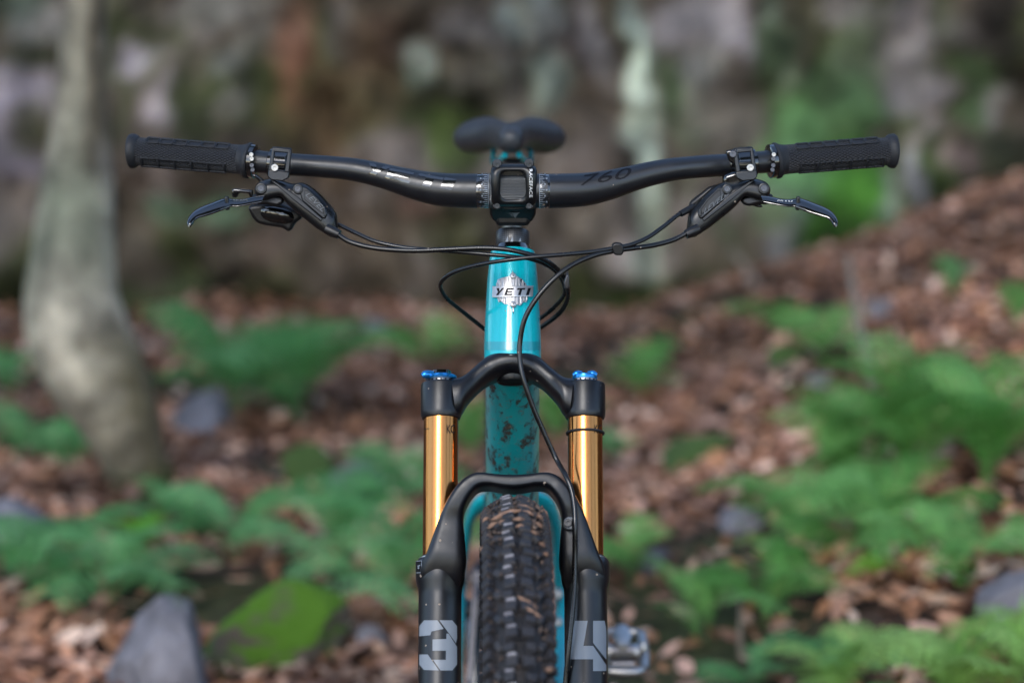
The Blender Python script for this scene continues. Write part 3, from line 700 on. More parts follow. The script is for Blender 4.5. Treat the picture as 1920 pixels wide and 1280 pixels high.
fern(30, 880, .15, 6, 'fern_cool', 'low dull fern at the left edge level with the tree base', spread=(.2, .8))
fern(60, 1120, .20, 9, 'fern_cool', 'broad low fern at the lower left edge under the pale bluish rock', spread=(.1, .6))
fern(190, 1140, .19, 9, 'fern_cool', 'broad low fern above the large pointed grey rock', spread=(.1, .65))
fern(250, 1060, .10, 4, 'fern_bright', 'tiny yellow green sprig in the ferns below the tree base', spread=(.5, 1.0))
fern(310, 1000, .12, 6, 'fern_cool', 'greyish green fern just below the tree base', spread=(.2, .8))
fern(440, 1060, .17, 8, 'fern_cool', 'low green fern above the mossy boulder on its left side', spread=(.2, .7))
fern(640, 1080, .19, 8, 'fern_cool', 'green fern right behind the mossy boulder', spread=(.2, .8))
fern(740, 1150, .20, 8, 'fern_cool', 'bushy green fern touching the left fork leg', spread=(.2, .9))
fern(770, 950, .15, 7, 'fern_cool', 'pale green fern left of the golden tubes', spread=(.2, .8))
fern(800, 700, .16, 7, 'fern_mid', 'small bright fern left of the head tube bottom', spread=(.2, .8))
fern(880, 870, .15, 7, 'fern_mid', 'green fern seen between the left golden tube and the down tube', spread=(.3, 1.0))
fern(1045, 840, .13, 6, 'fern_mid', 'green fern seen between the down tube and the right golden tube', spread=(.4, 1.1))
fern(1200, 760, .15, 7, 'fern_mid', 'thin pale fern on the slope right of the fork crown', spread=(.4, 1.1))
fern(1150, 870, .09, 5, 'fern_cool', 'small fern right beside the right golden tube', spread=(.3, .9))
fern(1185, 1090, .13, 8, 'fern_mid', 'bushy fern right of the right fork leg above the pedal', spread=(.3, 1.0))
fern(1460, 640, .13, 6, 'fern_mid', 'spreading fern below the right brake lever, the left one of two', spread=(.3, .9))
fern(1540, 695, .15, 7, 'fern_mid', 'spreading fern below the right grip, the right one of two', spread=(.3, .9))
fern(1580, 960, .20, 12, 'fern_mid', 'left plant of the big fern clump on the right slope', spread=(.5, 1.2))
fern(1700, 930, .24, 13, 'fern_mid', 'topmost plant of the big fern clump on the right slope', spread=(.5, 1.2))
fern(1850, 930, .21, 11, 'fern_mid', 'rightmost plant of the big fern clump, reaching the photo edge', spread=(.5, 1.2))
fern(1650, 1060, .20, 10, 'fern_mid', 'front plant of the big fern clump with fronds hanging low', spread=(.35, 1.0))
fern(1790, 1090, .18, 8, 'fern_mid', 'dark lower right plant of the big fern clump', spread=(.05, .5))
fern(1500, 1060, .18, 10, 'fern_mid', 'lower left plant of the big fern clump over the pale stone', spread=(.2, .8))
fern(1430, 1180, .14, 8, 'fern_mid', 'lowest soft green fern of the right slope, above the lime ferns', spread=(.2, .8))
fern(1565, 1115, .12, 3, 'fern_bright', 'single bright yellow green frond lying between the clump and the lime ferns', spread=(.1, .35), arc=(-.3, .5))
fern(1910, 630, .12, 5, 'fern_mid', 'tiny fern at the right edge below the fallen branch', spread=(.4, 1.0))
fern(1780, 570, .10, 5, 'fern_cool', 'wispy dull green plant high on the right slope', spread=(.7, 1.3))
fern(1310, 1220, .14, 5, 'fern_mid', 'little fern between the pedal and the lime ferns', spread=(.5, 1.2))
fern(1570, 1345, .13, 8, 'fern_lime', 'yellow green fern at the bottom edge, leftmost of the three sharp ones', spread=(.4, 1.1))
fern(1790, 1375, .16, 9, 'fern_lime', 'yellow green fern at the bottom edge, middle of the three sharp ones', spread=(.4, 1.1))
fern(1920, 1365, .17, 8, 'fern_lime', 'yellow green fern in the bottom right corner of the photo', spread=(.4, 1.1))
fern(1420, 1310, .12, 6, 'fern_cool', 'dark green low fern at the bottom edge left of the lime ferns', spread=(.2, .8))
fern(1690, 1310, .13, 6, 'fern_cool', 'dark green low fern between the lime ferns', spread=(.1, .6))

# ---- twigs and saplings -----------------------------------------------------------------------
def twig(pts_, r_, label, name='twig', cat='twig', mat=None):
    path = [P(a, b, y) for a, b, y in pts_]; base = path[0]
    vs, fs, _ = tube([p - base for p in path], [r_ * (1 - 0.6 * i / (len(path) - 1)) for i in range(len(path))], 10, 5)
    o = mesh_obj(name, vs, fs, mat or M['twig']); o.location = base; tag(o, label, cat); return o
y1 = G(1640, 860).y
twig([(1655, 860, y1 - .25), (1648, 780, y1 - .22), (1632, 700, y1 - .15), (1615, 620, y1), (1600, 550, y1 + .1), (1590, 480, y1 + .2)], 0.013, 'pale bare sapling stem rising out of the big fern clump', 'sapling_stem', 'sapling')
y2 = G(1700, 640).y
twig([(1590, 650, y2 - .05), (1680, 640, y2), (1780, 615, y2 + .15), (1860, 590, y2 + .3), (1960, 560, y2 + .4)], 0.010, 'long grey fallen branch lying on the right slope', 'fallen_branch', 'branch')
y3 = G(1420, 545).y
twig([(1425, 560, y3 - .1), (1412, 525, y3), (1390, 490, y3 + .05), (1370, 470, y3 + .1)], 0.013, 'short pale broken stick at the foot of the rock face below the right lever', 'stick', 'stick')
y4 = G(1390, 1230).y
twig([(1392, 1235, y4), (1388, 1190, y4), (1390, 1150, y4), (1384, 1118, y4)], 0.006, 'thin dark upright stalk between the pedal and the lime ferns', 'stalk', 'stalk')

# ---- trees behind the camera, seen in the glossy paint and the golden tubes ------------------------
def far_tree(x, y, r_, h, seed, label):
    rnd = random.Random(seed); root = empty('tree', (x, y, 0)); tag(root, label, 'tree', 'forest trees behind the viewer')
    pth = [Vector((0, 0, -.2)), Vector((rnd.uniform(-.1, .1), 0, h * .35)), Vector((rnd.uniform(-.25, .25), rnd.uniform(-.2, .2), h * .7)), Vector((rnd.uniform(-.3, .3), 0, h))]
    vs, fs, _ = tube(pth, [r_ * 1.25, r_, r_ * .8, r_ * .3], 12, 5); o = mesh_obj('trunk', vs, fs, M['bark'], root)
    o.data.color_attributes.new('tint', 'FLOAT_COLOR', 'POINT').data.foreach_set('color', [0.07, 0.06, 0.05, 1] * len(vs))
    vs, fs = crown_mesh('crown', Vector((0, 0, h * .9)), h * .24, 700, 0.32, seed); mesh_obj('crown', vs, fs, M['crown'], root, False)
TR = [(-1.15, -7.5, .05, 19), (-2.05, -7.9, .06, 20), (-2.4, -7.0, .045, 18), (-0.75, -8.8, .05, 20), (-2.9, -8.2, .16, 19), (-1.5, -9.0, .09, 20), (-0.35, -8.2, .07, 20), (0.9, -10.5, .15, 22), (2.3, -8.0, .15, 19), (4.2, -9.0, .14, 19), (-5.0, -8.5, .2, 18), (6.8, -7.0, .2, 11),
      (-7.5, -4.0, .2, 10), (7.6, -3.0, .22, 10), (-7.0, 1.0, .18, 9), (6.4, 0.6, .18, 9), (3.2, -13.5, .2, 24), (-3.6, -13, .22, 24), (-6.2, -6.2, .1, 11), (5.4, -5.4, .09, 10)]
for i, (x, y, r_, h) in enumerate(TR): far_tree(x, y, r_, h, 40 + i, 'tall forest tree standing behind the viewer or out of view beside the trail')
# ================================================================== THE BICYCLE
bike = empty('bicycle', (0, 0, 0))
tag(bike, 'turquoise mountain bicycle with black fork, golden stanchions and wide black handlebar, seen head on', 'bicycle')
FX = lambda px: (px - 961) / F_PX

# ---- handlebar ----------------------------------------------------------------------------
def bar_Y(px):                                     # back-sweep of the bar
    d = abs(px - 961); return 0.00 + 0.058 * smooth(40, 900, d) * 1.0 + 0.00003 * max(0, d - 60)
BC = [(237, 283.5), (261, 284), (350, 291), (449, 299), (474, 302.3), (541, 308.3), (600, 312), (655, 317), (700, 325.5), (740, 336), (780, 347), (821, 354.8), (860, 357.6), (898, 358.2), (930, 358), (961, 357.5)]
BH = [(237, 42), (474, 42), (560, 42), (640, 42), (685, 44.5), (731, 48), (776, 56), (821, 62.5), (867, 65), (961, 65)]
def itp(tab, x):
    xs = [t[0] for t in tab]; return float(np.interp(x, xs, [t[1] for t in tab]))
BCs = [(q[0], q[1]) for q in catmull(BC, 6)]
def bar_c(px):
    x = px if px <= 961 else 1922 - px; return itp(BCs, x)
def bar_hw(px):
    x = px if px <= 961 else 1922 - px; return itp(BH, x) / 2
hb_part = empty('handlebar', (0, 0, 0), bike)
path, rad = [], []
for px in list(range(246, 961, 15)) + list(range(961, 1677, 15)):
    Y = bar_Y(px); path.append(P(px, bar_c(px), Y)); rad.append(bar_hw(px) * (Y + 2.8) / F_PX)
hb = MB(); hb.add(*tube(path, rad, 40, 1, True, False)); bar_o = hb.obj('bar_tube', M['bar'], hb_part)
def on_bar(lift=0.0004, kk=1.0):
    def f(px, py):
        Y = bar_Y(px); c_ = bar_c(px); h = bar_hw(px) * kk
        o_ = max(-0.999, min(0.999, (py - c_) / h)); r_ = h * (Y + 2.8) / F_PX; a = math.asin(o_)
        dY = -math.cos(a) * (r_ + lift); q = P(px, c_, Y)
        # keep the vertical place seen, move along the view by the bulge
        up = CU * (-(math.sin(a)) * (r_ + lift)); return q + up + CF * dY
    return f
def sweep_ring(name, x0, x1, prof, mat, parent, n=40):
    """ring round the bar: prof = list of (t 0..1, half height px, centre dy)"""
    rings = []
    for t, h in prof:
        px = x0 + (x1 - x0) * t; Y = bar_Y(px); q = P(px, bar_c(px), Y)
        px2 = px + 4; ax = (P(px2, bar_c(px2), bar_Y(px2)) - P(px - 4, bar_c(px - 4), bar_Y(px - 4))).normalized()
        e1 = (Vector((0, 0, 1)) - ax * ax.z).normalized(); e2 = ax.cross(e1); r_ = h * (Y + 2.8) / F_PX
        rings.append(ring(q, e1, e2, r_, r_, n))
    vs, fs = loft(rings); b = MB(); L = abs(x1 - x0) * 2.8 / F_PX
    per = 2 * PI * 0.016; uv = []
    for t, h in prof: uv += [(t * L, per * k / n, per) for k in range(n)]
    b.add(vs, fs, uv); return b.obj(name, mat, parent, True, True)
# knurled clamp zone seen in the faceplate window and marked bands on both sides
sweep_ring('clamp_zone', 918, 1004, [(0, 33), (.03, 33.4), (.97, 33.4), (1, 33)], M['clamp_zone'], hb_part)
for (a, b) in ((895, 917), (1010, 1029)):
    sweep_ring('scale_band', a, b, [(0, 32.2), (.05, 32.6), (.95, 32.6), (1, 32.2)], M['glossprint'], hb_part)
    ticks = []
    for k in range(-9, 9):
        y = 358 + k * 3.6; L = 9 if k % 2 == 0 else 6
        x = b - 3 if a < 961 else a + 2; s_ = -1 if a < 961 else 1
        ticks.append([(x, y - .6), (x + s_ * L, y - .6), (x + s_ * L, y + .6), (x, y + .6)])
        if k % 3 == 0: ticks.append([(x + s_ * (L + 2), y - 1.5), (x + s_ * (L + 5), y - 1.5), (x + s_ * (L + 5), y + 1.5), (x + s_ * (L + 2), y + 1.5)])
    ticks.append([(b - 2, 327), (b - .8, 327), (b - .8, 389), (b - 2, 389)] if a < 961 else [(a + .8, 327), (a + 2, 327), (a + 2, 389), (a + .8, 389)])
    decal('scale_marks', ticks, on_bar(0.0003, 1.01), M['grey_print'], hb_part, 3)
# lettering on the bar: large slanted YETI on the left, 760 on the right
def letters(spec, ox, oy, wx, wy, hx, hy):
    """unit letters: list of polygons in a 0..1 x 0..1 box (y up); box corner ox,oy, width vector, height vector"""
    return [[(ox + wx * x + hx * y, oy + wy * x + hy * y) for x, y in p] for p in spec]
LY = [[(0, 1), (.34, 1), (.52, .52), (.34, .44)], [(.70, 1), (1, 1), (.62, .36), (.52, .0), (.22, 0), (.34, .40), (.52, .50)]]
LE = [[(0, 0), (.28, 0), (.28, 1), (0, 1)], [(.28, .78), (1, .78), (1, 1), (.28, 1)], [(.28, .40), (.9, .40), (.9, .60), (.28, .60)], [(.28, 0), (1, 0), (1, .22), (.28, .22)]]
LT = [[(0, .76), (1, .76), (1, 1), (0, 1)], [(.34, 0), (.66, 0), (.66, .76), (.34, .76)]]
LI = [[(0, 0), (1, 0), (1, 1), (0, 1)]]
# (x, baseline y, width, slant, height) : glossy letters following the sloping bar
yeti = []
for sp, x, y, w_ in ((LY, 681, 326, 44), (LE, 722, 336, 46), (LT, 777, 346, 46), (LI, 825, 354, 22)):
    yeti += letters(sp, x, y, w_, w_ * 0.20, 10, -20)
decal('bar_lettering', yeti, on_bar(0.0004), M['glossprint'], hb_part, 3)
text_decal('bar_lettering', '760', (1084, 351), (92, -15), (12, -22), on_bar(0.0004), M['ink'], hb_part, 0.0, 3)

# ---- grips -----------------------------------------------------------------------------------
for side in (0, 1):
    mx = (lambda x: x) if side == 0 else npx
    gp = empty('grip', (0, 0, 0), bike)
    def gc(px): return bar_c(px)
    a, b = mx(252), mx(462)
    sweep_ring('grip_sleeve', a, b, [(0, 27), (.05, 26.2), (.5, 26.8), (.9, 27.6), (1, 28)], M['knurl'], gp)
    sweep_ring('grip_end', mx(243), mx(260), [(0, 27), (.06, 31), (.2, 32.8), (.6, 32.2), (.85, 29.5), (1, 27)], M['rubber'], gp)
    sweep_ring('grip_flange', mx(449), mx(470), [(0, 27.5), (.35, 29), (.6, 32), (.7, 34), (.9, 34.3), (1, 32.5)], M['rubber'], gp)
    sweep_ring('lock_ring', mx(470), mx(481), [(0, 31), (.1, 32), (.85, 32), (1, 29)], M['gloss'], gp)
    Yb = bar_Y(mx(476)); kk = (Yb + 2.8) / F_PX
    for q, mt in (((474, 292), 'bolt'), ((475, 300), 'bolt'), ((475, 312), 'dark_bolt'), ((476, 320), 'dark_bolt')):
        if side == 1 and mt == 'bolt' and q[1] > 295: mt = 'dark_bolt'
        bolt('lock_bolt', P(mx(q[0]), q[1], Yb) + CF * (-31.5 * kk * math.cos(math.asin((q[1] - 302) / 33))), -CF, 0.0022, 0.0015, gp, M[mt])
    def on_grip(lift):
        def f(px, py):
            Y = bar_Y(px); c_ = bar_c(px); h = 27.0; o_ = max(-0.99, min(0.99, (py - c_) / h)); r_ = h * (Y + 2.8) / F_PX; an = math.asin(o_)
            return P(px, c_, Y) + CU * (-math.sin(an) * (r_ + lift)) + CF * (-math.cos(an) * (r_ + lift))
        return f
    # six framed lozenges along the top, a rib ladder along the bottom
    for k in range(6):
        x0 = 279 + k * 26; x1 = x0 + 23
        for fr in range(1):
            def yy(x, o_): return bar_c(mx(x)) + o_
            A, B_, C_, D_ = (x0, -24.5), (x1 + 0, -24.5), (x1 - 3, -15.5), (x0 - 3, -15.5)
            def line(p, q, t_=1.0):
                dx, dy = q[0] - p[0], q[1] - p[1]; L = math.hypot(dx, dy); nx, ny = -dy / L * t_, dx / L * t_
                return [(mx(u), yy(u, v)) for u, v in ((p[0] - nx, p[1] - ny), (q[0] - nx, q[1] - ny), (q[0] + nx, q[1] + ny), (p[0] + nx, p[1] + ny))]
            decal('lozenge_frame', [line(A, B_), line(B_, C_), line(C_, D_), line(D_, A)], on_grip(0.0007), M['rubber'], gp, 4, 0.0011)
            ins = [(mx(u), yy(u, v)) for u, v in ((x0 + 2, -23), (x1 - 2, -23), (x1 - 5, -17), (x0 - 1, -17))]
            if k % 2: decal('lozenge_pad', [ins], on_grip(0.0009), M['rubber'], gp, 4)
    ladder = []
    def seg(x0, o0, x1, o1, t_=1.1):
        dx, dy = x1 - x0, o1 - o0; L = math.hypot(dx, dy); nx, ny = -dy / L * t_, dx / L * t_
        return [(mx(u), bar_c(mx(u)) + v) for u, v in ((x0 - nx, o0 - ny), (x1 - nx, o1 - ny), (x1 + nx, o1 + ny), (x0 + nx, o0 + ny))]
    x = 266
    while x < 420: ladder += [seg(x, 12, x + 10, 12), seg(x, 25, x + 10, 25, .8)]; x += 10
    for k in range(6): ladder.append(seg(267 + 31 * k, 12, 269 + 31 * k, 26, 1.4))
    decal('rib_ladder', ladder, on_grip(0.0009), M['rubber'], gp, 5, 0.0014)

# ---- brake levers ---------------------------------------------------------------------------------
def on_lever(lift=0.0):
    def f(px, py): return P(px, py, 0.002 - (py - 335) * 0.00012 - lift)
    return f
BK = Vector((0, 1, 0.0))
for side in (0, 1):
    mx = (lambda x: x) if side == 0 else npx
    m2 = lambda pl: [(mx(x), y) for x, y in pl]
    lv = empty('brake_lever', (0, 0, 0), bike)
    # clamp: band round the bar and open faceplate with bolt
    sweep_ring('clamp_band', mx(506), mx(543), [(0, 24), (.05, 26.5), (.95, 26.5), (1, 24)], M['gloss'], lv)
    fl = on_lever(0.020)
    fr = [[(512, 276), (546, 279), (545, 288), (512, 285)], [(510, 276), (516, 277), (511, 322), (503, 320)], [(540, 279), (547, 280), (542, 324), (533, 322)],
          [(503, 318), (543, 322), (541, 334), (530, 340), (508, 338), (502, 332)], [(511, 303), (538, 305), (536, 309), (510, 307)]]
    for pl in fr: prism(m2(pl), fl, BK * 0.009, 'clamp_frame', M['black'], lv, 0.0012)
    bolt('clamp_bolt', fl(mx(515.5), 314.5) + Vector((0, -0.0005, 0)), -CF, 0.0036, 0.0022, lv)
    # reservoir body
    bs = [((478, 352), (480, 364), .006), ((484, 343), (486, 371), .010), ((498, 337), (497, 375), .012), ((514, 335), (512, 371), .012), ((532, 340), (527, 368), .012), ((550, 345), (541, 384), .012), ((568, 343), (556, 398), .012),
          ((590, 355), (576, 414), .012), ((611, 375), (594, 428), .0115), ((628, 396), (610, 438), .011), ((632, 408), (619, 444), .009), ((634, 428), (629, 445), .006)]
    rg_ = []
    for s_ in catmull([(*p, *q, d) for p, q, d in bs], 5):
        A = on_lever(.0055)(mx(s_[0]), s_[1]); B2 = on_lever(.0055)(mx(s_[2]), s_[3]); e1 = (A - B2) / 2; rg_.append(ring((A + B2) / 2, e1.normalized(), BK, e1.length, s_[4], 32, 2.7))
    one('reservoir_body', loft(rg_), M['black'], lv, angle=70)
    # raised spine and sunken panel on the reservoir
    prism(m2([(506, 338), (514, 338), (556, 366), (606, 410), (602, 416), (548, 374)]), on_lever(0.0175), BK * 0.004, 'reservoir_rib', M['black'], lv, 0.0012)
    prism(m2([(566, 350), (576, 351), (597, 371), (613, 392), (614, 402), (609, 412), (602, 408), (566, 377), (562, 362)]), on_lever(0.0182), BK * 0.004, 'reservoir_cover', M['black'], lv, 0.0016)
    prism(m2([(571, 356), (576, 357), (595, 375), (608, 393), (606, 402), (571, 375)]), on_lever(0.0189), BK * 0.003, 'reservoir_panel', M['plastic'], lv, 0.0006)
    for pl in ([(571, 355), (577, 355), (597, 374), (610, 392), (609, 405), (606.5, 405), (607.5, 393), (595, 376.5), (576, 358), (572, 358)],):
        prism(m2(pl), on_lever(0.0196), BK * 0.002, 'panel_edge', M['grey_print'] if False else M['black'], lv, 0.0004)
    if side == 0: text_decal('reservoir_lettering', 'LEVEL', (572, 366), (32, 31), (5, -8), on_lever(0.0200), M['dim_print'], lv, 0.12, 9)
    else: text_decal('reservoir_lettering', 'LEVEL', (1320, 402), (37, -29), (-2, -8.5), on_lever(0.0200), M['dim_print'], lv, 0.12, 9)
    if side == 1: text_decal('reservoir_lettering', 'TLM', (1358, 373), (8, -6), (-1, -4), on_lever(0.0200), M['dim_print'], lv, 0.1, 9)
    # pivot and bleed bolts
    for (x, y, r_, m_) in ((490, 354, 10.5, 'black'), (559, 355, 9.5, 'black')):
        q = on_lever(0.0165)(mx(x), y); rr = r_ * 2.77 / F_PX
        one('pivot_boss', lathe(q, -CF, [(0, rr * 1.1), (.0022, rr), (.0026, rr * .85), (.0026, rr * .8)], 26), M[m_], lv)
        bolt('pivot_bolt', q - CF * 0.0024, -CF, rr * .62, 0.0014, lv, M['dark_bolt'])
    # hose ferrule
    q0 = P(mx(612), 429, -0.03); q1 = P(mx(636), 440, -0.034)
    one('hose_ferrule', tube([q0, (q0 + q1) / 2, q1], [0.0052, 0.0052, 0.0045], 18, 4), M['plastic'], lv)
    # blade: loft of ellipses from pivot to curled tip
    st = [((496, 366), (490, 380), .005), ((478, 368), (470, 384), .0052), ((455, 373), (446, 388), .005), ((436, 373), (434, 388), .0048), ((424, 371), (424, 392), .0065), ((412, 374), (414, 396), .0075),
          ((396, 380), (400, 401), .008), ((378, 387), (384, 406), .008), ((364, 395), (373, 409), .0078), ((355, 405), (366, 414), .0072), ((351, 415), (362, 420), .0060), ((351, 423), (358, 426), .0030)]
    rings = []
    sti = catmull([(*a, *b, d) for a, b, d in st], 5)
    for s_ in sti:
        A = P(mx(s_[0]), s_[1], -0.030 - (s_[1] - 366) * .0005); B2 = P(mx(s_[2]), s_[3], -0.030 - (s_[3] - 366) * .0005); c_ = (A + B2) / 2; e1 = (A - B2) / 2
        rings.append(ring(c_, e1.normalized(), BK, e1.length, s_[4], 20, 2.6))
    one('lever_blade', loft(rings), M['gloss'], lv)
    prism(m2([(421, 369), (428, 370), (430, 394), (423, 395)]), lambda a, b: P(a, b, -0.0425), BK * 0.008, 'blade_collar', M['black'], lv, 0.001)
    if side == 1: text_decal('blade_lettering', 'SRAM', (1457, 381.5), (28, 1.0), (1, -6.5), lambda a, b: P(a, b, -0.0400), M['white'], lv, 0, 8)
    else: text_decal('blade_lettering', 'SRAM', (438, 378), (26, -1), (-1, -4), lambda a, b: P(a, b, -0.0400), M['dim_print'], lv, 0, 8)
    # lever linkage behind the pivot
    prism(m2([(470, 366), (500, 362), (530, 368), (534, 380), (520, 388), (500, 384), (480, 384)]), on_lever(0.008), BK * 0.012, 'lever_yoke', M['plastic'], lv, 0.004)

# ---- shifter on the left, dropper remote on the right ------------------------------------------------
sh = empty('gear_shifter', (0, 0, 0), bike)
prism([(463, 388), (480, 384), (520, 380), (560, 396), (569, 408), (552, 420), (548, 430), (541, 437), (530, 428), (500, 424), (482, 420), (472, 408)], lambda a, b: P(a, b, 0.012), BK * 0.030, 'shifter_body', M['plastic'], sh, 0.006, 4)
one('thumb_paddle', loft([ring(P(520 + 0 * t, 403, 0.012) + Vector((t * .004, -0.006 * math.sin(t), 0)), Vector((1, 0, -.15)), Vector((0, 0, 1)), 0.0165 * math.cos(t * 1.35), 0.0085 * math.cos(t * 1.3), 24, 2.4) for t in (-.2, 0, .3, .6, .85, 1.1)]), M['gloss'], sh)
prism([(434, 356), (440, 354), (474, 357), (476, 371), (468, 371), (466, 363), (448, 362), (444, 371), (435, 371)], lambda a, b: P(a, b, 0.0), BK * 0.010, 'release_lever', M['gloss'], sh, 0.0015)
prism([(472, 328), (480, 328), (497, 340), (492, 346)], lambda a, b: P(a, b, 0.004), BK * 0.006, 'shifter_strap', M['gloss'], sh, 0.001)
dr = empty('dropper_remote', (0, 0, 0), bike)
sweep_ring('remote_clamp', 1363, 1384, [(0, 24), (.08, 26), (.4, 26), (.45, 24.5), (.55, 24.5), (.6, 26), (.92, 26), (1, 24)], M['gloss'], dr)
prism([(1361, 284), (1370, 282), (1384, 279), (1386, 300), (1377, 310), (1366, 302)], lambda a, b: P(a, b, -0.012), BK * 0.012, 'remote_bracket', M['gloss'], dr, 0.0016)
bolt('remote_bolt', P(1374, 289, -0.013), -CF, 0.0034, 0.0018, dr, M['dark_bolt'])
prism([(1357, 330), (1380, 322), (1398, 330), (1396, 345), (1372, 352), (1354, 346)], lambda a, b: P(a, b, 0.0), BK * 0.018, 'remote_body', M['gloss'], dr, 0.003)
prism([(1400, 372), (1418, 378), (1432, 388), (1424, 390), (1404, 384)], lambda a, b: P(a, b, -0.008), BK * 0.010, 'remote_paddle', M['gloss'], dr, 0.002)
prism([(1330, 352), (1362, 344), (1366, 352), (1345, 368), (1292, 392), (1294, 380)], lambda a, b: P(a, b, -0.002), BK * 0.012, 'cable_stop', M['plastic'], dr, 0.003)

# ---- stem -----------------------------------------------------------------------------------------------
stem = empty('stem', (0, 0, 0), bike)
fp = lambda a, b: P(a, b, -0.0215 + 0.0000045 * (b - 347) ** 2)
def rr_poly(x0, y0, x1, y1, r_, n=6):
    out = []
    for cx_, cy_, a0 in ((x1 - r_, y0 + r_, -90), (x1 - r_, y1 - r_, 0), (x0 + r_, y1 - r_, 90), (x0 + r_, y0 + r_, 180)):
        for k in range(n + 1): a = R(a0 + 90 * k / n); out.append((cx_ + r_ * math.cos(a), cy_ + r_ * math.sin(a)))
    return out
# faceplate as a ring between outer outline and window, rounded by rings
def frame_loft(outer, inner, mp, zs, name, mat, parent):
    n = len(outer); rings = []
    prof = [(0, 1.0), (0.0, 0.25), (0.12, 0.0), (0.5, -0.08), (0.88, 0.0), (1.0, 0.3), (1.0, 1.0)]
    for t, z in prof:
        rings.append([mp(o_[0] * (1 - t) + i_[0] * t, o_[1] * (1 - t) + i_[1] * t) + BK * (zs * z) for o_, i_ in zip(outer, inner)])
    vs, fs = loft(rings, False, True); b = MB(); b.add(vs, fs)
    me = bpy.data.meshes.new(name); me.from_pydata([tuple(v) for v in vs], [], fs); bm = bmesh.new(); bm.from_mesh(me); bmesh.ops.recalc_face_normals(bm, faces=bm.faces); bm.to_mesh(me); bm.free()
    me.materials.append(mat); me.polygons.foreach_set('use_smooth', [True] * len(me.polygons)); return link(bpy.data.objects.new(name, me), parent)
frame_loft(rr_poly(920, 309, 1007, 390, 15), rr_poly(938, 322, 985, 373, 15), fp, 0.016, 'faceplate', M['black'], stem)
for (x, y) in ((932, 309.5), (992, 309), (932, 386), (992, 386)):
    q = fp(x, y); one('bolt_boss', lathe(q + BK * 0.008, -CF, [(0, .0052), (.006, .0050), (.0072, .0042)], 20), M['black'], stem)
    bolt('stem_bolt', q - BK * 0.0016, -CF, 0.0028, 0.0018, stem, M['black'], 0.55)
text_decal('stem_lettering', 'RACEFACE', (992.4, 317), (0, 53), (6, 0), lambda a, b: fp(a, b) - BK * 0.0016, M['white'], stem, 0, 8)
# body behind the faceplate and steerer clamp
clampc = A0
one('stem_clamp', lathe(A0, FU, [(-.0215, .0165), (-.0205, .0178), (.019, .0178), (.0205, .0165)], 36), M['black'], stem)
rg = []
for Y, hx_, hz_, cz_ in ((-.006, .0215, .0215, 0.0), (.004, .0225, .021, -.001), (.012, .0205, .020, -.006), (.030, .0175, .019, -.012), (.045, .0165, .018, -.017)):
    rg.append(ring(Vector((0.0008, Y, P(961, 350, 0).z + cz_)), Vector((1, 0, 0)), Vector((0, 0, 1)), hx_, hz_, 32, 3.2))
one('stem_body', loft(rg), M['black'], stem)
prism([(918, 384), (1006, 384), (1005, 402), (999, 414), (992, 418), (930, 418), (923, 412), (918, 402)], lambda a, b: P(a, b, -0.008 + (b - 384) * .0004), BK * 0.03, 'stem_chin', M['black'], stem, 0.003)
prism([(929, 396), (994, 396), (994, 424), (929, 424)], lambda a, b: P(a, b, 0.002), BK * 0.022, 'stem_collar', M['black'], stem, 0.004)
decal('stem_emblem', [[(949, 400), (975, 398.5), (971, 401), (966, 409), (962, 404), (963, 401)], [(956, 402), (961, 402), (961, 407)]], lambda a, b: P(a, b, -0.0092 + (b - 384) * .0004), M['dim_print'], stem, 9)

# ---- spacers, headset, head tube: turned about the steering axis ----------------------------------------------
def vrow(py, w_): return FP(961, py, w_)[1]
one('carbon_spacer', lathe(A0, FU, [(vrow(458, .0168), .0160), (vrow(456, .0168), .0168), (vrow(427, .0168), .0168), (vrow(425, .0168), .016)], 40), M['carbon'], bike, uv=True)
def on_axis(r_fn, lift=0.0005):
    def f(px, py):
        x, v = FP(px, py, 0.02)
        for _ in range(4):
            r_ = r_fn(v) + lift; xx = max(-r_ * .995, min(r_ * .995, x)); w_ = math.sqrt(max(1e-9, r_ * r_ - xx * xx)); x, v = FP(px, py, w_)
        return fw(x, w_, v)
    return f
sp_r = lambda v: .0168
tri3 = []
for x0 in (951, 960, 975): tri3.append([(x0 - 3, 453), (x0 + 2, 453), (x0 + 1, 442 if x0 != 975 else 445)])
decal('spacer_print', tri3, on_axis(sp_r), M['grey_print'], bike, 3)
one('headset_cap', lathe(A0, FU, [(vrow(468, .0215), .0215), (vrow(464, .0215), .0222), (vrow(461.5, .021), .0210), (vrow(458, .019), .0190), (vrow(455, .017), .0178), (vrow(452, .017), .0165)], 40), M['gloss'], bike)
frame = empty('frame', (0, 0, 0), bike)
HT = [(668, 54.2), (664, 54.8), (640, 54.8), (610, 53.8), (580, 52.6), (550, 51.0), (530, 49.8), (510, 48.2), (490, 46.0), (474, 44.2), (466, 43.2)]
prof = []
for py, hw in HT:
    r_ = hw * 2.76 / F_PX; v = vrow(py - 4, r_); prof.append((v, r_))
prof = [(prof[0][0], prof[0][1] - .004)] + prof + [(prof[-1][0] + .0008, prof[-1][1] - .003)]
one('head_tube', lathe(A0, FU, prof, 72), M['teal'], frame)
ht_r = lambda v: float(np.interp(v, [p[0] for p in prof[1:-1]], [p[1] for p in prof[1:-1]]))
on_ht = lambda lift: on_axis(ht_r, lift)
decal('protective_tape', [[(909, 640), (1013, 640), (1013, 656), (909, 656)]], on_ht(0.0003), M['tape'], frame, 3)

# badge -------------------------------------------------------------------------------------------------------------
bd = empty('head_badge', (0, 0, 0), bike)
cxb, cyb = 961.5, 547
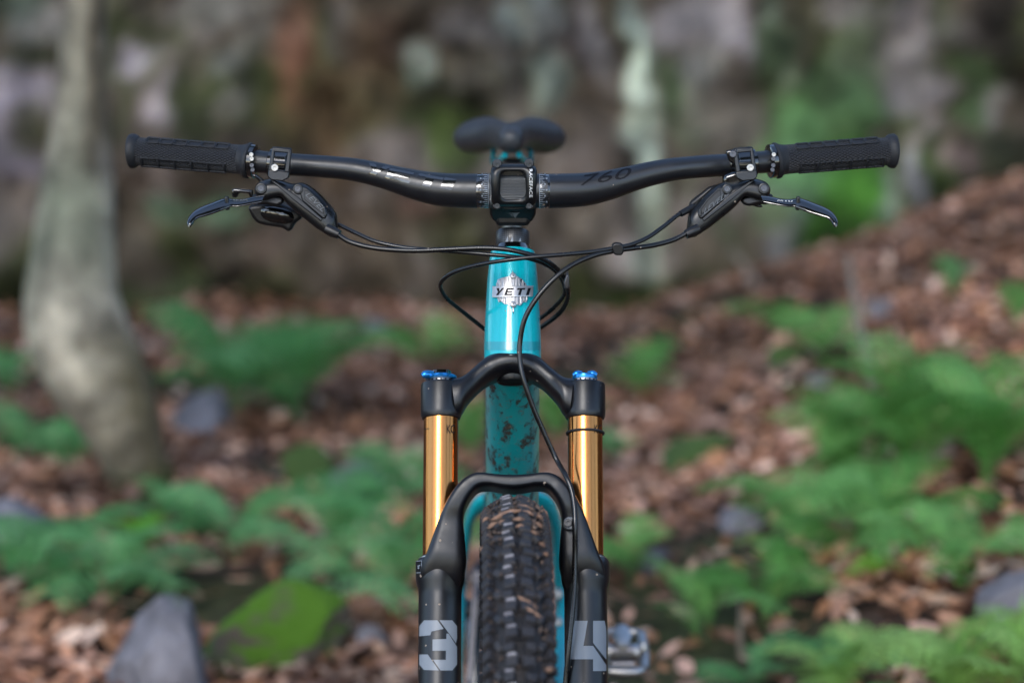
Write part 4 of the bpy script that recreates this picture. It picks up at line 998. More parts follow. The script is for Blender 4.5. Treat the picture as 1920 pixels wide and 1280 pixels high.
# fluted shield, each flute a sliver with its own tilt
fl_ = []
top = [(931, 533), (934, 524), (942, 521), (950, 519), (957, 517), (961, 508), (965, 516), (971, 519), (978, 523), (984, 530), (988, 537)]
bot = [(932, 556), (935, 566), (940, 565), (946, 570), (953, 571), (961, 576), (969, 571), (975, 573), (981, 566), (986, 567), (989, 560)]
decal('badge_plate', [top + bot[::-1]], on_ht(0.0006), M['badge'], bd, 3, 0.0008, 0.0002)
for k in range(10):
    a, b_, c_, d = top[k], top[k + 1], bot[k + 1], bot[k]
    ins = [(a[0] + .9, a[1] + 1.5), ((a[0] + b_[0]) / 2 + .8, (a[1] + b_[1]) / 2 + 1.2), ((c_[0] + d[0]) / 2 + .8, (c_[1] + d[1]) / 2 - 1.2), (d[0] + .9, d[1] - 1.5)]
    fl_.append(ins)
decal('badge_flutes', fl_, on_ht(0.0019), M['badge'], bd, 3, 0.0006)
arc = []
for k in range(9):
    a0 = R(-62 + k * 7); a1 = a0 + R(4.5)
    arc.append([(cxb + 29 * math.cos(a0) * .96, cyb + 30 * math.sin(a0)), (cxb + 29 * math.cos(a1) * .96, cyb + 30 * math.sin(a1)), (cxb + 24 * math.cos(a1), cyb + 25 * math.sin(a1)), (cxb + 24 * math.cos(a0), cyb + 25 * math.sin(a0))])
decal('badge_lacing', arc, on_ht(0.0016), M['ink'], bd, 3)
for yy_ in (517.5, 570.5):
    q = on_ht(0.002)(961.8, yy_); one('badge_rivet', lathe(q, FF, [(-.001, .0032), (.0010, .0031), (.0018, .0022), (.0020, .0006)], 20), M['badge'], bd)
    one('badge_rivet_hole', lathe(q, FF, [(.0016, .0008), (.0024, .0007)], 10), M['ink'], bd)
decal('badge_spear', [[(960.3, 500 + 6), (963.3, 516), (960.3, 516)], [(960.6, 520), (963.2, 520), (963.2, 536), (960.6, 536)], [(960.6, 556), (963.2, 556), (963.2, 567), (960.6, 567)], [(960.8, 574), (963, 574), (963.2, 584), (962, 587), (960.6, 584)]], on_ht(0.0018), M['badge'], bd, 4, 0.0006)
decal('badge_banner', [[(925, 537), (999, 536), (998, 556), (923.5, 558)]], on_ht(0.0022), M['badge'], bd, 4, 0.0012, 0.0003)
yl = []
for sp, x, w_ in ((LY, 926.5, 15), (LE, 945.5, 14), (LT, 966, 15), (LI, 986, 5.5)):
    yl += letters(sp, x, 553.5, w_, -0.2, 4.2, -13.5)
decal('badge_lettering', yl, on_ht(0.0037), M['ink'], bd, 4)
# frame tubes --------------------------------------------------------------------------------------------------------
BBp = Vector((0, 0.465, 0.305)); RA = Vector((0, 0.895, 0.372))
dt0 = A0 + FU * (vrow(668, .028) + 0.012) + Vector((0, 0.02, 0))
rg = []
for t in np.linspace(0, 1, 16):
    p = dt0.lerp(BBp + Vector((0, -.01, .01)), t); hw = 0.0272 + 0.0016 * t + 0.010 * smooth(.75, 1, t); hh = 0.031 + 0.004 * t
    p = p + Vector((0, -0.010 * math.sin(t * PI), -0.012 * math.sin(t * PI)))
    d = (BBp - dt0).normalized(); e2 = d.cross(Vector((1, 0, 0))).normalized(); rg.append(ring(p, Vector((1, 0, 0)), e2, hw, hh, 40, 2.5))
one('down_tube', loft(rg), M['mud_teal'], frame)
STp = Vector((0, 0.60, 0.74)); tt0 = A0 + FU * (vrow(490, .025))
rg = []
for t in np.linspace(0, 1, 10):
    p = tt0.lerp(STp, t) + Vector((0, 0.0, -0.03 * math.sin(t * PI))); d = (STp - tt0).normalized(); e2 = d.cross(Vector((1, 0, 0))).normalized()
    rg.append(ring(p, Vector((1, 0, 0)), e2, 0.021 - .004 * t, 0.024 - .006 * t, 32, 2.5))
one('top_tube', loft(rg), M['teal'], frame)
one('seat_tube', tube([BBp + Vector((0, .005, .02)), STp, STp + Vector((0, 0.022, .07))], [0.024, 0.0185, 0.018], 28, 5), M['teal'], frame)
one('bottom_bracket', lathe(BBp - Vector((.042, 0, 0)), Vector((1, 0, 0)), [(0, .022), (.002, .025), (.082, .025), (.084, .022)], 32), M['mud_teal'], frame)
# swingarm: wide arch over the rear tyre with a stay on each side
sw = []
aO = [(846, 1095), (855, 1050), (864, 1010), (870, 975), (881, 946), (898, 928), (930, 915), (961, 912), (994, 915), (1026, 926), (1044, 946), (1054, 980), (1057, 1020), (1058, 1095)]
aI = [(860, 1105), (874, 1060), (883, 1015), (887, 985), (894, 968), (908, 960), (935, 966), (961, 968), (987, 966), (1012, 960), (1024, 974), (1030, 995), (1033, 1020), (1036, 1095)]
pr_ = catmull([(*a, *b) for a, b in zip(aO, aI)], 4)
for s_ in pr_:
    A = P(s_[0], s_[1], 0.60 + (s_[1] - 920) * .0009); B2 = P(s_[2], s_[3], 0.60 + (s_[3] - 920) * .0009); e1 = (A - B2) / 2
    sw.append(ring((A + B2) / 2, e1.normalized(), BK, e1.length, 0.018, 20, 2.6))
one('swingarm_arch', loft(sw), M['teal'], frame)
for sd in (-1, 1):
    a = P(961 + (88 if sd > 0 else -108), 1070, 0.73); b_ = RA + Vector((sd * .072, -.02, .01))
    one('seat_stay', tube([a + Vector((0, 0, .02)), a.lerp(b_, .5) + Vector((sd * .003, 0, 0)), b_], [.0125, .012, .012], 18, 5), M['teal'], frame)
    one('chain_stay', tube([BBp + Vector((sd * .046, .03, -.005)), BBp + Vector((sd * (.058 if sd > 0 else .074), .15, -.005)), b_ + Vector((0, 0, -.01))], [.017, .014, .012], 18, 6), M['teal'], frame)
for (x, y) in ((1046, 1113), (1046, 1166)):
    q = P(x, y, 0.62); one('linkage_pivot', lathe(q, Vector((0, -1, .2)), [(-.02, .006), (0, .0062), (.002, .004)], 18), M['silver'], frame)
# shock
one('rear_shock', tube([Vector((0, .35, .52)), Vector((0, .55, .60))], [.019, .019], 24, 1, True, False), M['gloss'], bike)

# ---- fork --------------------------------------------------------------------------------------------------------------
WL = 0.016                                             # leg plane in front of the steering axis
LX = {0: FP(826, 800, WL + .017)[0], 1: FP(1098, 800, WL + .017)[0]}
crown = empty('fork_crown', (0, 0, 0), bike)
def band(name, prs, w_, dep, mat, parent, sub=6, pw=2.6, n=28):
    """prs: (ox,oy,ix,iy) stations in pixels; w_ centre plane and dep half depth may vary per station"""
    st = catmull([(*p, w_[i] if isinstance(w_, list) else w_, dep[i] if isinstance(dep, list) else dep) for i, p in enumerate(prs)], sub); rg_ = []
    for s_ in st:
        A = FW(s_[0], s_[1], s_[4]); B2 = FW(s_[2], s_[3], s_[4]); e1 = (A - B2) / 2
        rg_.append(ring((A + B2) / 2, e1.normalized(), FF, e1.length, s_[5], n, pw))
    return one(name, loft(rg_), mat, parent, angle=60)
half = [(846, 711, 855, 784), (862, 709, 866, 776), (874, 703, 876, 759), (886, 693, 891, 742), (899, 682, 906, 728), (914, 671, 924, 717), (936, 664, 942, 711), (961, 662, 961, 709)]
prs = half + [(npx(a), b, npx(c_), d) for a, b, c_, d in half[:-1]][::-1]
dep = [.018, .018, .0175, .0175, .0195, .023, .027, .0285]; dep = dep + dep[:-1][::-1]
wc = [WL, WL, WL * .9, WL * .7, .008, .004, .002, .001]; wc = wc + wc[:-1][::-1]
band('crown_bridge', prs, wc, dep, M['fork'], crown, 5, 2.5, 32)
one('crown_race', lathe(A0, FU, [(vrow(676, .029), .0275), (vrow(672, .029), .0290), (vrow(665, .0285), .0290), (vrow(662, .0285), .0275)], 60), M['gloss'], crown)
vb = vrow(703, 0.006)
one('steerer_end', lathe(A0, FU, [(vb - .004, .0135), (vb - .006, .0150), (vb - .003, .0165), (vb + .012, .018)], 44, False), M['fork'], crown)
one('steerer_bore', lathe(A0, FU, [(vb - .0045, .0134), (vb + .015, .0130)], 40, True), M['ink'], crown)
for s_ in (0, 1):
    x = LX[s_]; o_ = fw(x, WL, 0); r_ = 0.0200
    vt = FP(826, 709, WL + r_)[1]; vbt = FP(826, 773, WL + r_)[1]
    one('crown_socket', lathe(o_, FU, [(vbt - .0022, r_ - .0030), (vbt - .0015, r_ - .0012), (vbt + .0012, r_ - .0002), (vbt + .004, r_), (vt - .003, r_), (vt - .001, r_ - .0006), (vt, r_ - .0028)], 56), M['fork'], crown)
    one('air_cap', lathe(o_, FU, [(vt - .001, .0130), (vt + .003, .0125), (vt + .0036, .0115)], 36), M['silver'], crown)
    kn = empty('adjuster', (0, 0, 0), bike)
    if s_ == 0:
        one('knob', lathe(o_, FU, [(vt + .0032, .0150), (vt + .0045, .0158), (vt + .0070, .0150), (vt + .0080, .0130)], 40), M['blue'], kn)
        one('knob_top', lathe(o_, FU, [(vt + .009, .010), (vt + .012, .0095), (vt + .0125, .008)], 28), M['gloss'], kn)
        one('knob_lever', tube([fw(x - .009, WL + .006, vt + .007), fw(x - .015, WL + .010, vt + .0065), fw(x - .0185, WL + .011, vt + .0045)], [.0042, .0040, .0024], 14, 5), M['blue'], kn)
    else:
        one('knob', lathe(o_, FU, [(vt + .0032, .0120), (vt + .0042, .0125), (vt + .0075, .0120), (vt + .0085, .0105)], 40), M['blue'], kn)
        for q in (-1, 1): one('knob_lobe', tube([fw(x + q * .003, WL + .003, vt + .0088), fw(x + q * .008, WL + .004, vt + .0088), fw(x + q * .0115, WL + .004, vt + .0070)], [.0028, .0032, .0020], 12, 4), M['blue'], kn)
    for k in range(7):
        a = R(-60 + 20 * k); q = fw(x + .0131 * math.sin(a), WL + .0131 * math.cos(a), vt + .0016); one('cap_notch', lathe(q, FF * math.cos(a) + Vector((math.sin(a), 0, 0)), [(-.001, .0008), (.0006, .0008)], 8), M['ink'], kn)
    # stanchion
    rs = 0.0170; vlow = vrow(1300, 0.03)
    st = one('stanchion', lathe(o_, FU, [(vlow, rs), (vbt + .004, rs)], 80), M['gold'], bike)
    def on_leg(xc, rad_, lift=0.0003):
        def f(px, py):
            x2, v = FP(px, py, WL + rad_)
            for _ in range(4):
                dx = max(-rad_ * .995, min(rad_ * .995, x2 - xc)); w_ = WL + math.sqrt(max(1e-9, (rad_ + lift) ** 2 - dx * dx)); x2, v = FP(px, py, w_)
            dx = max(-rad_ * .995, min(rad_ * .995, x2 - xc)); return fw(xc + dx, w_, v)
        return f
    og = on_leg(x, rs)
    if s_ == 0:
        text_decal('stanchion_lettering', 'KC', (838, 812), (15, 0), (0, -16), og, M['ink'], st, 0, 4)
        text_decal('stanchion_lettering', 'genuine', (795, 807), (9, -1), (0, -5), og, M['ink'], st, 0, 4)
    else:
        text_decal('stanchion_lettering', 'KC', (1115, 812), (13, 0), (0, -16), og, M['ink'], st, 0, 4)
        vo = FP(1098, 804, WL + .0185)[1]; rg_ = []
        for k in range(48):
            a = 2 * PI * k / 48; dirv = Vector((math.cos(a), 0, 0)) + FF * math.sin(a); rg_.append(ring(o_ + FU * vo + dirv * (rs + .0009), dirv, FU, .0012, .0012, 8))
        one('travel_ring', loft(rg_, False, True), M['rubber'], st)
        text_decal('crown_lettering', '140', (1117, 733), (16, 2), (0, -11), on_leg(x, 0.0193), M['dim_print'], crown, 0, 4)

low = empty('fork_lowers', (0, 0, 0), bike)
LXb = {0: FP(823.5, 1200, WL + .021)[0], 1: FP(1100, 1200, WL + .021)[0]}
for s_ in (0, 1):
    x = LXb[s_]; o_ = fw(x, WL, 0); r_ = 0.0207; cxp = 823 if s_ == 0 else 1100
    v = lambda py: FP(cxp, py, WL + r_)[1]
    vend = -0.715 - 0.02
    one('leg', lathe(o_, FU, [(vend, .012), (vend + .02, .0155), (vend + .06, .0175), (v(1280) - .18, .0185), (v(1280), r_), (v(1110), r_), (v(1098), r_ + .0004), (v(1086), r_ + .0022), (v(1075), r_ + .0030), (v(1056), r_ + .0030), (v(1046), r_ + .0022), (v(1041), r_ + .0006)], 64), M['fork'], low)
    one('dust_seal', lathe(o_, FU, [(v(1044), .0205), (v(1038.5), .0203), (v(1037), .0185)], 56), M['white'] if False else M['silver'], low)
    one('wiper', lathe(o_, FU, [(v(1041), .0190), (v(1036), .0186), (v(1034.5), .0174)], 56), M['rubber'], low)
    one('dropout', lathe(o_ + FU * vend + FF * .020 - Vector((.008, 0, 0)), Vector((1, 0, 0)), [(0, .012), (.001, .0135), (.015, .0135), (.016, .012)], 28), M['fork'], low)
# arch
half = [(793, 1120, 855, 1125), (786, 1086, 864, 1098), (790, 1062, 870, 1078), (799, 1041, 874, 1055), (806, 1022, 873, 1028), (814, 1000, 871, 1002), (823, 975, 869, 978), (834, 949, 872, 958), (847, 926, 879, 941), (861, 909, 887, 929), (874, 898, 895, 921), (889, 891, 906, 917), (905, 890, 922, 917), (930, 893, 938, 920), (961, 894.5, 961, 922.5)]
prs = half + [(npx(a), b, npx(c_), d) for a, b, c_, d in half[:-1]][::-1]
wv = [WL - .004, WL + .002, WL + .006, WL + .010, WL + .012, WL + .014, WL + .016, WL + .017, WL + .018] + [WL + .018] * 6; wv = wv + wv[:-1][::-1]
dv = [.010, .0165, .0185, .018, .017, .016, .015, .0175, .0185] + [.0195] * 6; dv = dv + dv[:-1][::-1]
arch = band('arch', prs, wv, dv, M['fork'], low, 6, 4.2, 44)
# raised ridge along the outer shoulder of the arch
rid = [(803, 1040), (812, 1012), (822, 985), (833, 958), (846, 933), (860, 916), (874, 906), (890, 901), (912, 901), (935, 905), (961, 907)]
rid = rid + [(npx(a), b) for a, b in rid[:-1]][::-1]
# graphics: 3 and 4
T3 = [[(786, 1188), (786, 1172), (794, 1162), (820, 1162), (833, 1176), (811, 1182), (808, 1190)],
      [(823.5, 1162), (848, 1162), (857, 1172), (857, 1196), (855, 1203), (841, 1187)],
      [(833, 1181), (838, 1186), (852, 1204), (852, 1207), (857, 1218), (857, 1245), (848, 1256), (829, 1256), (811, 1236), (836, 1233), (836, 1219), (811, 1219), (811, 1198), (836, 1197), (836, 1186)],
      [(786, 1226), (803, 1226), (828, 1255), (794, 1255), (786, 1246)]]
T3 = [[(786, 1192), (786, 1173), (795, 1162), (820, 1162), (832, 1178), (809, 1183), (807, 1190)],
      [(824, 1162), (848, 1162), (857, 1173), (857, 1196), (855, 1205)],
      [(811, 1198), (837, 1197), (837, 1187), (841, 1187), (857, 1212), (857, 1245), (848, 1256), (826, 1256), (812, 1236), (836, 1236), (836, 1219), (811, 1219)],
      [(786, 1226), (802, 1226), (823, 1256), (795, 1255), (786, 1245)]]
decal('leg_numeral', T3, (lambda xc: on_leg(xc, 0.0207, 0.0004))(LXb[0]), M['grey_print'], low, 3)
T4 = [[(1078, 1163), (1102, 1163), (1094, 1210), (1112, 1210), (1137, 1246), (1137, 1257), (1112, 1257), (1112, 1235), (1067, 1235), (1067, 1216)],
      [(1112, 1163), (1134, 1163), (1137, 1180), (1137, 1236), (1112, 1204)]]
decal('leg_numeral', T4, (lambda xc: on_leg(xc, 0.0207, 0.0004))(LXb[1]), M['grey_print'], low, 3)
ol = on_leg(LXb[0], .0237, .0006)
decal('leg_sticker', [[(779.5, 1052), (790, 1051), (790, 1072), (779.5, 1073)]], ol, M['ink'], low, 2)
decal('sticker_edge', [[(779.5, 1051), (790.5, 1050.2), (790.5, 1051.2), (779.5, 1052)], [(789.7, 1051), (790.6, 1051), (790.6, 1073), (789.7, 1073)], [(779.5, 1072.5), (790.5, 1072), (790.5, 1073), (779.5, 1073.6)],
      [(782, 1060), (788, 1058), (788, 1060), (784, 1062)], [(783, 1063), (786, 1062), (786, 1066), (783, 1065)]], on_leg(LXb[0], .0237, .0011), M['grey_print'], low, 2)
# hose clip on the arch
def arcw(w_): return lambda a, b: FW(a, b, w_)
prism([(1064, 968), (1083, 968), (1083, 992), (1064, 992), (1058, 988), (1056, 980), (1058, 972)], arcw(.055), -FF * .008, 'hose_clip', M['dim_print'], low, 0.0012)
bolt('clip_bolt', FW(1064.5, 980, .0555), FF, .0040, .0018, low, M['black'])
prism([(1072, 972), (1075.5, 972), (1075.5, 989), (1072, 989)], arcw(.0558), -FF * .003, 'clip_slot', M['ink'], low, 0)

# ---- hoses and cables ------------------------------------------------------------------------------------------------------
def cable(name, pts_, r_, label=None):
    b = one(name, tube(pts_, r_, 14, 8), M['hose'], bike)
    if label: b['label'] = label
    return b
Yh = lambda a, b, y: P(a, b, y)
cable('brake_hose', [Yh(1288, 437, -.034), Yh(1262, 450, -.038), Yh(1225, 460, -.045), Yh(1185, 465.5, -.055), Yh(1160, 469, -.060), Yh(1120, 477, -.068), Yh(1080, 493, -.076), Yh(1045, 517, -.084), Yh(1010, 554, -.090), Yh(985, 595, -.093), Yh(975, 640, -.094),
      Yh(975, 675, -.098), Yh(983, 715, -.104), Yh(1000, 765, -.105), Yh(1022, 815, -.105), Yh(1044, 862, -.108), FW(1060, 890, .052), FW(1072, 920, .055), FW(1077.5, 955, .056), FW(1078, 990, .056), FW(1078, 1040, .048), FW(1077, 1100, .043), FW(1072, 1160, .041), FW(1066, 1220, .036), FW(1060, 1290, .026), FW(1057, 1400, .016), FW(1060, 1600, .010)], 0.0025, 'front brake hose looping from the right lever down the fork')
cable('brake_hose', [Yh(634, 440, -.034), Yh(655, 453, -.036), Yh(690, 463, -.040), Yh(730, 468, -.044), Yh(780, 470, -.048), Yh(840, 467.5, -.052), Yh(900, 465, -.056), Yh(945, 467, -.060), Yh(985, 475, -.060), Yh(1020, 487, -.052), Yh(1048, 508, -.036), Yh(1063, 535, -.012), Yh(1064, 562, .01), Yh(1048, 588, .03), Yh(1016, 612, .045), Yh(985, 630, .055)], 0.0025, 'rear brake hose from the left lever')
cable('shift_cable', [Yh(610, 412, -.004), Yh(640, 424, -.014), Yh(670, 438, -.024), Yh(705, 453, -.034), Yh(750, 463, -.040), Yh(800, 468, -.046), Yh(860, 472, -.050), Yh(915, 477, -.054), Yh(960, 481, -.056), Yh(1000, 487, -.050), Yh(1035, 503, -.034), Yh(1055, 528, -.012), Yh(1058, 552, .01), Yh(1040, 575, .03), Yh(1014, 596, .045), Yh(985, 612, .055)], 0.0021)
cable('dropper_cable', [Yh(1322, 380, -.006), Yh(1292, 392, -.012), Yh(1270, 404, -.020), Yh(1245, 424, -.032), Yh(1215, 445, -.046), Yh(1185, 458, -.056), Yh(1155, 464.5, -.062), Yh(1110, 472, -.068), Yh(1060, 477, -.074), Yh(1000, 482, -.078), Yh(940, 489, -.076), Yh(890, 498, -.066), Yh(852, 510, -.054), Yh(830, 525, -.042), Yh(826, 540, -.030), Yh(838, 560, -.012), Yh(862, 580, .01), Yh(890, 602, .03), Yh(915, 622, .045), Yh(945, 645, .055)], 0.0021)
prism([(1147, 460), (1153, 456), (1163, 456), (1169, 460), (1170, 472), (1166, 479), (1154, 479), (1149, 474)], lambda a, b: P(a, b, -.067), BK * .010, 'cable_clip', M['plastic'], bike, .0015)
prism([(1062, 514), (1067, 516), (1068, 534), (1066, 542), (1058, 542), (1057, 530)], lambda a, b: P(a, b, -.036), BK * .034, 'cable_tie', M['dark_bolt'], bike, .0015)
one('cable_stop_ferrule', tube([P(1300, 388, -.010), P(1276, 401, -.018)], [.0034, .0032], 14, 1, True, False), M['plastic'], bike)

# ---- saddle --------------------------------------------------------------------------------------------------------------------
sad = empty('saddle', (0, 0, 0), bike)
rg = []
zr = P(953, 245, .72).z; zn = P(958, 262, .44).z
for (Y, hw, th, tz, dip, sx) in ((.425, .006, .006, 0, 0, .0), (.430, .0120, .012, 0, 0, 0), (.442, .0155, .0165, 0, 0, 0), (.47, .0175, .0165, .1, .000, 0), (.52, .0205, .017, .25, .002, -.001),
                        (.57, .024, .018, .45, .003, -.001), (.61, .034, .019, .6, .004, -.002), (.645, .052, .021, .75, .006, -.002), (.675, .067, .022, .85, .008, -.003),
                        (.70, .0705, .0225, .95, .009, -.003), (.722, .069, .021, 1, .009, -.003), (.737, .060, .016, 1, .007, -.003), (.744, .045, .008, 1, .004, -.003)):
    dz = zn * (1 - tz) + zr * tz
    r_ = []
    for k in range(48):
        a = 2 * PI * k / 48; u = sg(math.cos(a), .80); s_ = sg(math.sin(a), .80); x = u * hw; ex = smooth(.03, .07, hw)
        if s_ >= 0: z = s_ * th - dip * 1.25 * math.exp(-(x / .014) ** 2) - ex * .006 * abs(u) ** 3
        else: z = s_ * th * (1 + ex * .35 * abs(u) ** 1.2) + ex * .012 * math.exp(-(x / .022) ** 2) - ex * .004 * abs(u)
        r_.append(Vector((x + sx + (.0 if Y > .6 else -.001), Y, dz + z - ex * .002)))
    rg.append(r_)
vs, fs = loft(rg); so_ = one('saddle_cover', (vs, fs), M['saddle'], sad, angle=80); sm = so_.modifiers.new('sub', 'SUBSURF'); sm.levels = 1; sm.render_levels = 1
for sd in (-1, 1):
    one('saddle_rail', tube([Vector((sd * .008, .45, zn - .018)), Vector((sd * .016, .49, zn - .030)), Vector((sd * .022, .54, zn - .036)), Vector((sd * .022, .62, zn - .034)), Vector((sd * .022, .67, zn - .016)), Vector((sd * .022, .69, zn - .008))], .0036, 12, 6), M['teal'], sad)
one('seatpost', tube([STp + Vector((0, .022, .06)), Vector((0, .655, .84)), Vector((-.001, .672, zn - .055))], [.0155, .0150, .0150], 24, 4), M['gloss'], bike)
prism([(925, 300), (997, 300), (992, 330), (930, 330)], lambda a, b: P(a, b, .575), BK * .030, 'seat_clamp', M['black'], bike, .005)

# ---- wheels ---------------------------------------------------------------------------------------------------------------------------
axle = fw(0, WL + .028, -0.715 + 0.0)
FWc = Vector((0.0030, axle.y + .0, 0.372))
def wheel(cen_, steer, name_t, name_r, knobs, mud):
    ax = Vector((math.cos(steer), math.sin(steer), 0)); fwd = Vector((math.sin(steer), -math.cos(steer), 0)); up = Vector((0, 0, 1))
    Rc = 0.3415; sec = []
    for k in range(28):
        a = 2 * PI * k / 28; r_ = .0275; sec.append((math.cos(a) * .0270, math.sin(a) * .0265))
    t_ = empty(name_t, (0, 0, 0), bike); rg_ = []; n = 120
    for i in range(n):
        a = 2 * PI * i / n; rd = fwd * math.cos(a) + up * math.sin(a); rg_.append([cen_ + rd * (Rc + b) + ax * c_ for c_, b in sec])
    one('tyre_casing', loft(rg_, False, True), M['tyre'], t_)
    rnd = random.Random(5)
    def knob(ang, lat, L, Wd, H, twist, mb):
        # lat: lateral angle on the section; block standing on the casing
        rd = fwd * math.cos(ang) + up * math.sin(ang); tg = -fwd * math.sin(ang) + up * math.cos(ang)
        nrm = rd * math.cos(lat) + ax * math.sin(lat); s_ = (ax * math.cos(lat) - rd * math.sin(lat)); base = cen_ + rd * Rc + rd * (.0265 * math.cos(lat)) + ax * (.0270 * math.sin(lat))
        t2 = (tg * math.cos(twist) + s_ * math.sin(twist)); s2 = (s_ * math.cos(twist) - tg * math.sin(twist)); vs_ = []
        for h, k in ((-.002, 1.12), (H * .8, 1.0), (H, .86)):
            for a_, b_ in ((-1, -1), (1, -1), (1, 1), (-1, 1)):
                vs_.append(base + nrm * h + t2 * (a_ * L / 2 * k) + s2 * (b_ * Wd / 2 * k) + Vector((rnd.gauss(0, .0002), rnd.gauss(0, .0002), rnd.gauss(0, .0002))))
        fs_ = [(8, 9, 10, 11)]
        for l in (0, 4):
            for j in range(4): fs_.append((l + j, l + (j + 1) % 4, l + 4 + (j + 1) % 4, l + 4 + j))
        mb.add(vs_, fs_)
    K = MB(); Sp = MB(); nr = 152; st_ = 2 * PI / nr
    for i in range(nr):
        a = i * st_
        if i % 2 == 0:
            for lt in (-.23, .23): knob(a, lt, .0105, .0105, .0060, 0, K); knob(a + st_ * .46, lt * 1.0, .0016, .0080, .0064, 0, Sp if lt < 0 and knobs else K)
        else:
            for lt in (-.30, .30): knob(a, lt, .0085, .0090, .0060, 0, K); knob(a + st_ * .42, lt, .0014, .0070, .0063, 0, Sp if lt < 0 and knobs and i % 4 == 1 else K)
        for lt in (-.62, .62):
            if i % 2: knob(a + st_ * .3, lt, .010, .0060, .0052, .5 * (1 if lt > 0 else -1), K)
        for lt in (-1.02, 1.02): knob(a + (0 if i % 2 else st_ * .1), lt, .0105 if i % 2 else .0085, .0095, .0070, .12 * (1 if lt > 0 else -1), K)
    ko = K.obj('tread_knobs', M['knob'], t_, False); ko['kind'] = 'stuff'
    if Sp.v: q = Sp.obj('lit_tread_edges', M['lit_edge'], t_, False); q['kind'] = 'stuff'; q['label'] = 'knob edges painted pale grey as if catching light, on the left half of the tread'
    if mud:
        mb = MB(); mb2 = MB()
        for _ in range(2000):
            a = R(rnd.uniform(20, 112)); lt = rnd.choice((rnd.gauss(.75, .3), rnd.gauss(-.8, .3), rnd.gauss(.1, .6)))
            if abs(lt) > 1.25: continue
            if a < R(78) and rnd.random() < .72: continue
            rd = fwd * math.cos(a) + up * math.sin(a); tg = -fwd * math.sin(a) + up * math.cos(a); nrm = rd * math.cos(lt) + ax * math.sin(lt)
            base = cen_ + rd * Rc + rd * (.0275 * math.cos(lt)) + ax * (.0295 * math.sin(lt)) + nrm * rnd.uniform(-.001, .004); s_ = rnd.uniform(.0006, .0019) * (1.3 if a > R(80) else 1)
            M3 = Matrix.Rotation(rnd.uniform(0, 6), 3, Vector((rnd.gauss(0, 1), rnd.gauss(0, 1), rnd.gauss(0, 1))).normalized()); el = rnd.uniform(.6, 2.0)
            vs_ = [base + M3 @ (Vector(v) * s_) for v in ((el, 0, 0), (-el, 0, 0), (0, 1, 0), (0, -1, 0), (0, 0, .7), (0, 0, -.7))]
            (mb if rnd.random() < .84 else mb2).add(vs_, [(0, 2, 4), (2, 1, 4), (1, 3, 4), (3, 0, 4), (2, 0, 5), (1, 2, 5), (3, 1, 5), (0, 3, 5)])
        m1 = mb.obj('mud_crumbs', mat_tyre('dark_mud', (0.05, 0.032, 0.024, 1), (0.13, 0.085, 0.06, 1)), t_, False); m1['kind'] = 'stuff'
        m2_ = mb2.obj('litter_crumbs', mat_tyre('pale_debris', (0.10, 0.065, 0.048, 1), (0.26, 0.17, 0.115, 1)), t_, False); m2_['kind'] = 'stuff'
        def scrap(px, py, L, wd, rot, nm='leaf_scrap'):
            wd = wd * (.55 if L < .007 else .8)
            # debris that hugs the tread at the pixel
            d = ray(px, py).normalized(); q = CAM.copy()
            for _ in range(4000):
                q = q + d * .001; rel = q - cen_; u = rel.dot(ax); rd_ = (rel - ax * u); rr_ = rd_.length - Rc
                if (rr_ / .031) ** 2 + (u / .033) ** 2 < 1: break
            rdn = rd_.normalized(); nn = (rdn * rr_ + ax * u).normalized(); t1 = (Vector((math.cos(rot), 0, math.sin(rot))) - nn * Vector((math.cos(rot), 0, math.sin(rot))).dot(nn)).normalized(); t2 = nn.cross(t1)
            c0 = q + nn * .0015; pts_ = [c0 - t1 * L, c0 - t1 * L * .3 + t2 * wd, c0 + t1 * L * .5 + t2 * wd * .7, c0 + t1 * L, c0 + t1 * L * .3 - t2 * wd * .8, c0 - t1 * L * .5 - t2 * wd, c0 + nn * .0018]
            mm = mat_scrap; o2 = mesh_obj(nm, pts_ + [p_ - nn * .0012 for p_ in pts_], [(0, 1, 6), (1, 2, 6), (2, 3, 6), (3, 4, 6), (4, 5, 6), (5, 0, 6)] + [(8, 7, 13), (9, 8, 13), (10, 9, 13), (11, 10, 13), (12, 11, 13), (7, 12, 13)], mm, t_, False)
            return o2
        mat_scrap = mat_tyre('tan_leaf_scrap', (0.16, 0.09, 0.06, 1), (0.36, 0.20, 0.12, 1))
        for a in ((940, 968, .010, .0035, .35), (958, 961, .011, .003, .3), (973, 975, .006, .003, -.2), (985, 952, .008, .0025, -.25), (990, 963, .006, .004, .1), (925, 985, .006, .0025, -.4), (912, 975, .004, .002, .5), (942, 980, .003, .0018, .2),
                  (1008, 985, .005, .0025, .4), (1020, 962, .005, .002, -.5), (1000, 1000, .004, .002, .2), (1015, 1022, .004, .002, .3), (1022, 1040, .003, .002, .3), (989, 1130, .011, .0013, -1.05), (1001, 1150, .009, .0018, -.95), (1030, 1255, .008, .003, .4), (975, 988, .004, .002, .6), (1010, 970, .004, .003, -.3), (905, 1030, .003, .0015, .8)):
            scrap(*a)
    r2 = empty(name_r, (0, 0, 0), bike); rg_ = []
    for i in range(90):
        a = 2 * PI * i / 90; rd = fwd * math.cos(a) + up * math.sin(a); rg_.append(ring(cen_ + rd * .309, ax, rd, .015, .010, 14, 3))
    one('rim', loft(rg_, False, True), M['plastic'], r2)
    one('hub', lathe(cen_ - ax * .05, ax, [(0, .008), (.004, .022), (.012, .028), (.018, .017), (.082, .017), (.088, .028), (.094, .022), (.10, .008)], 28), M['gloss'], r2)
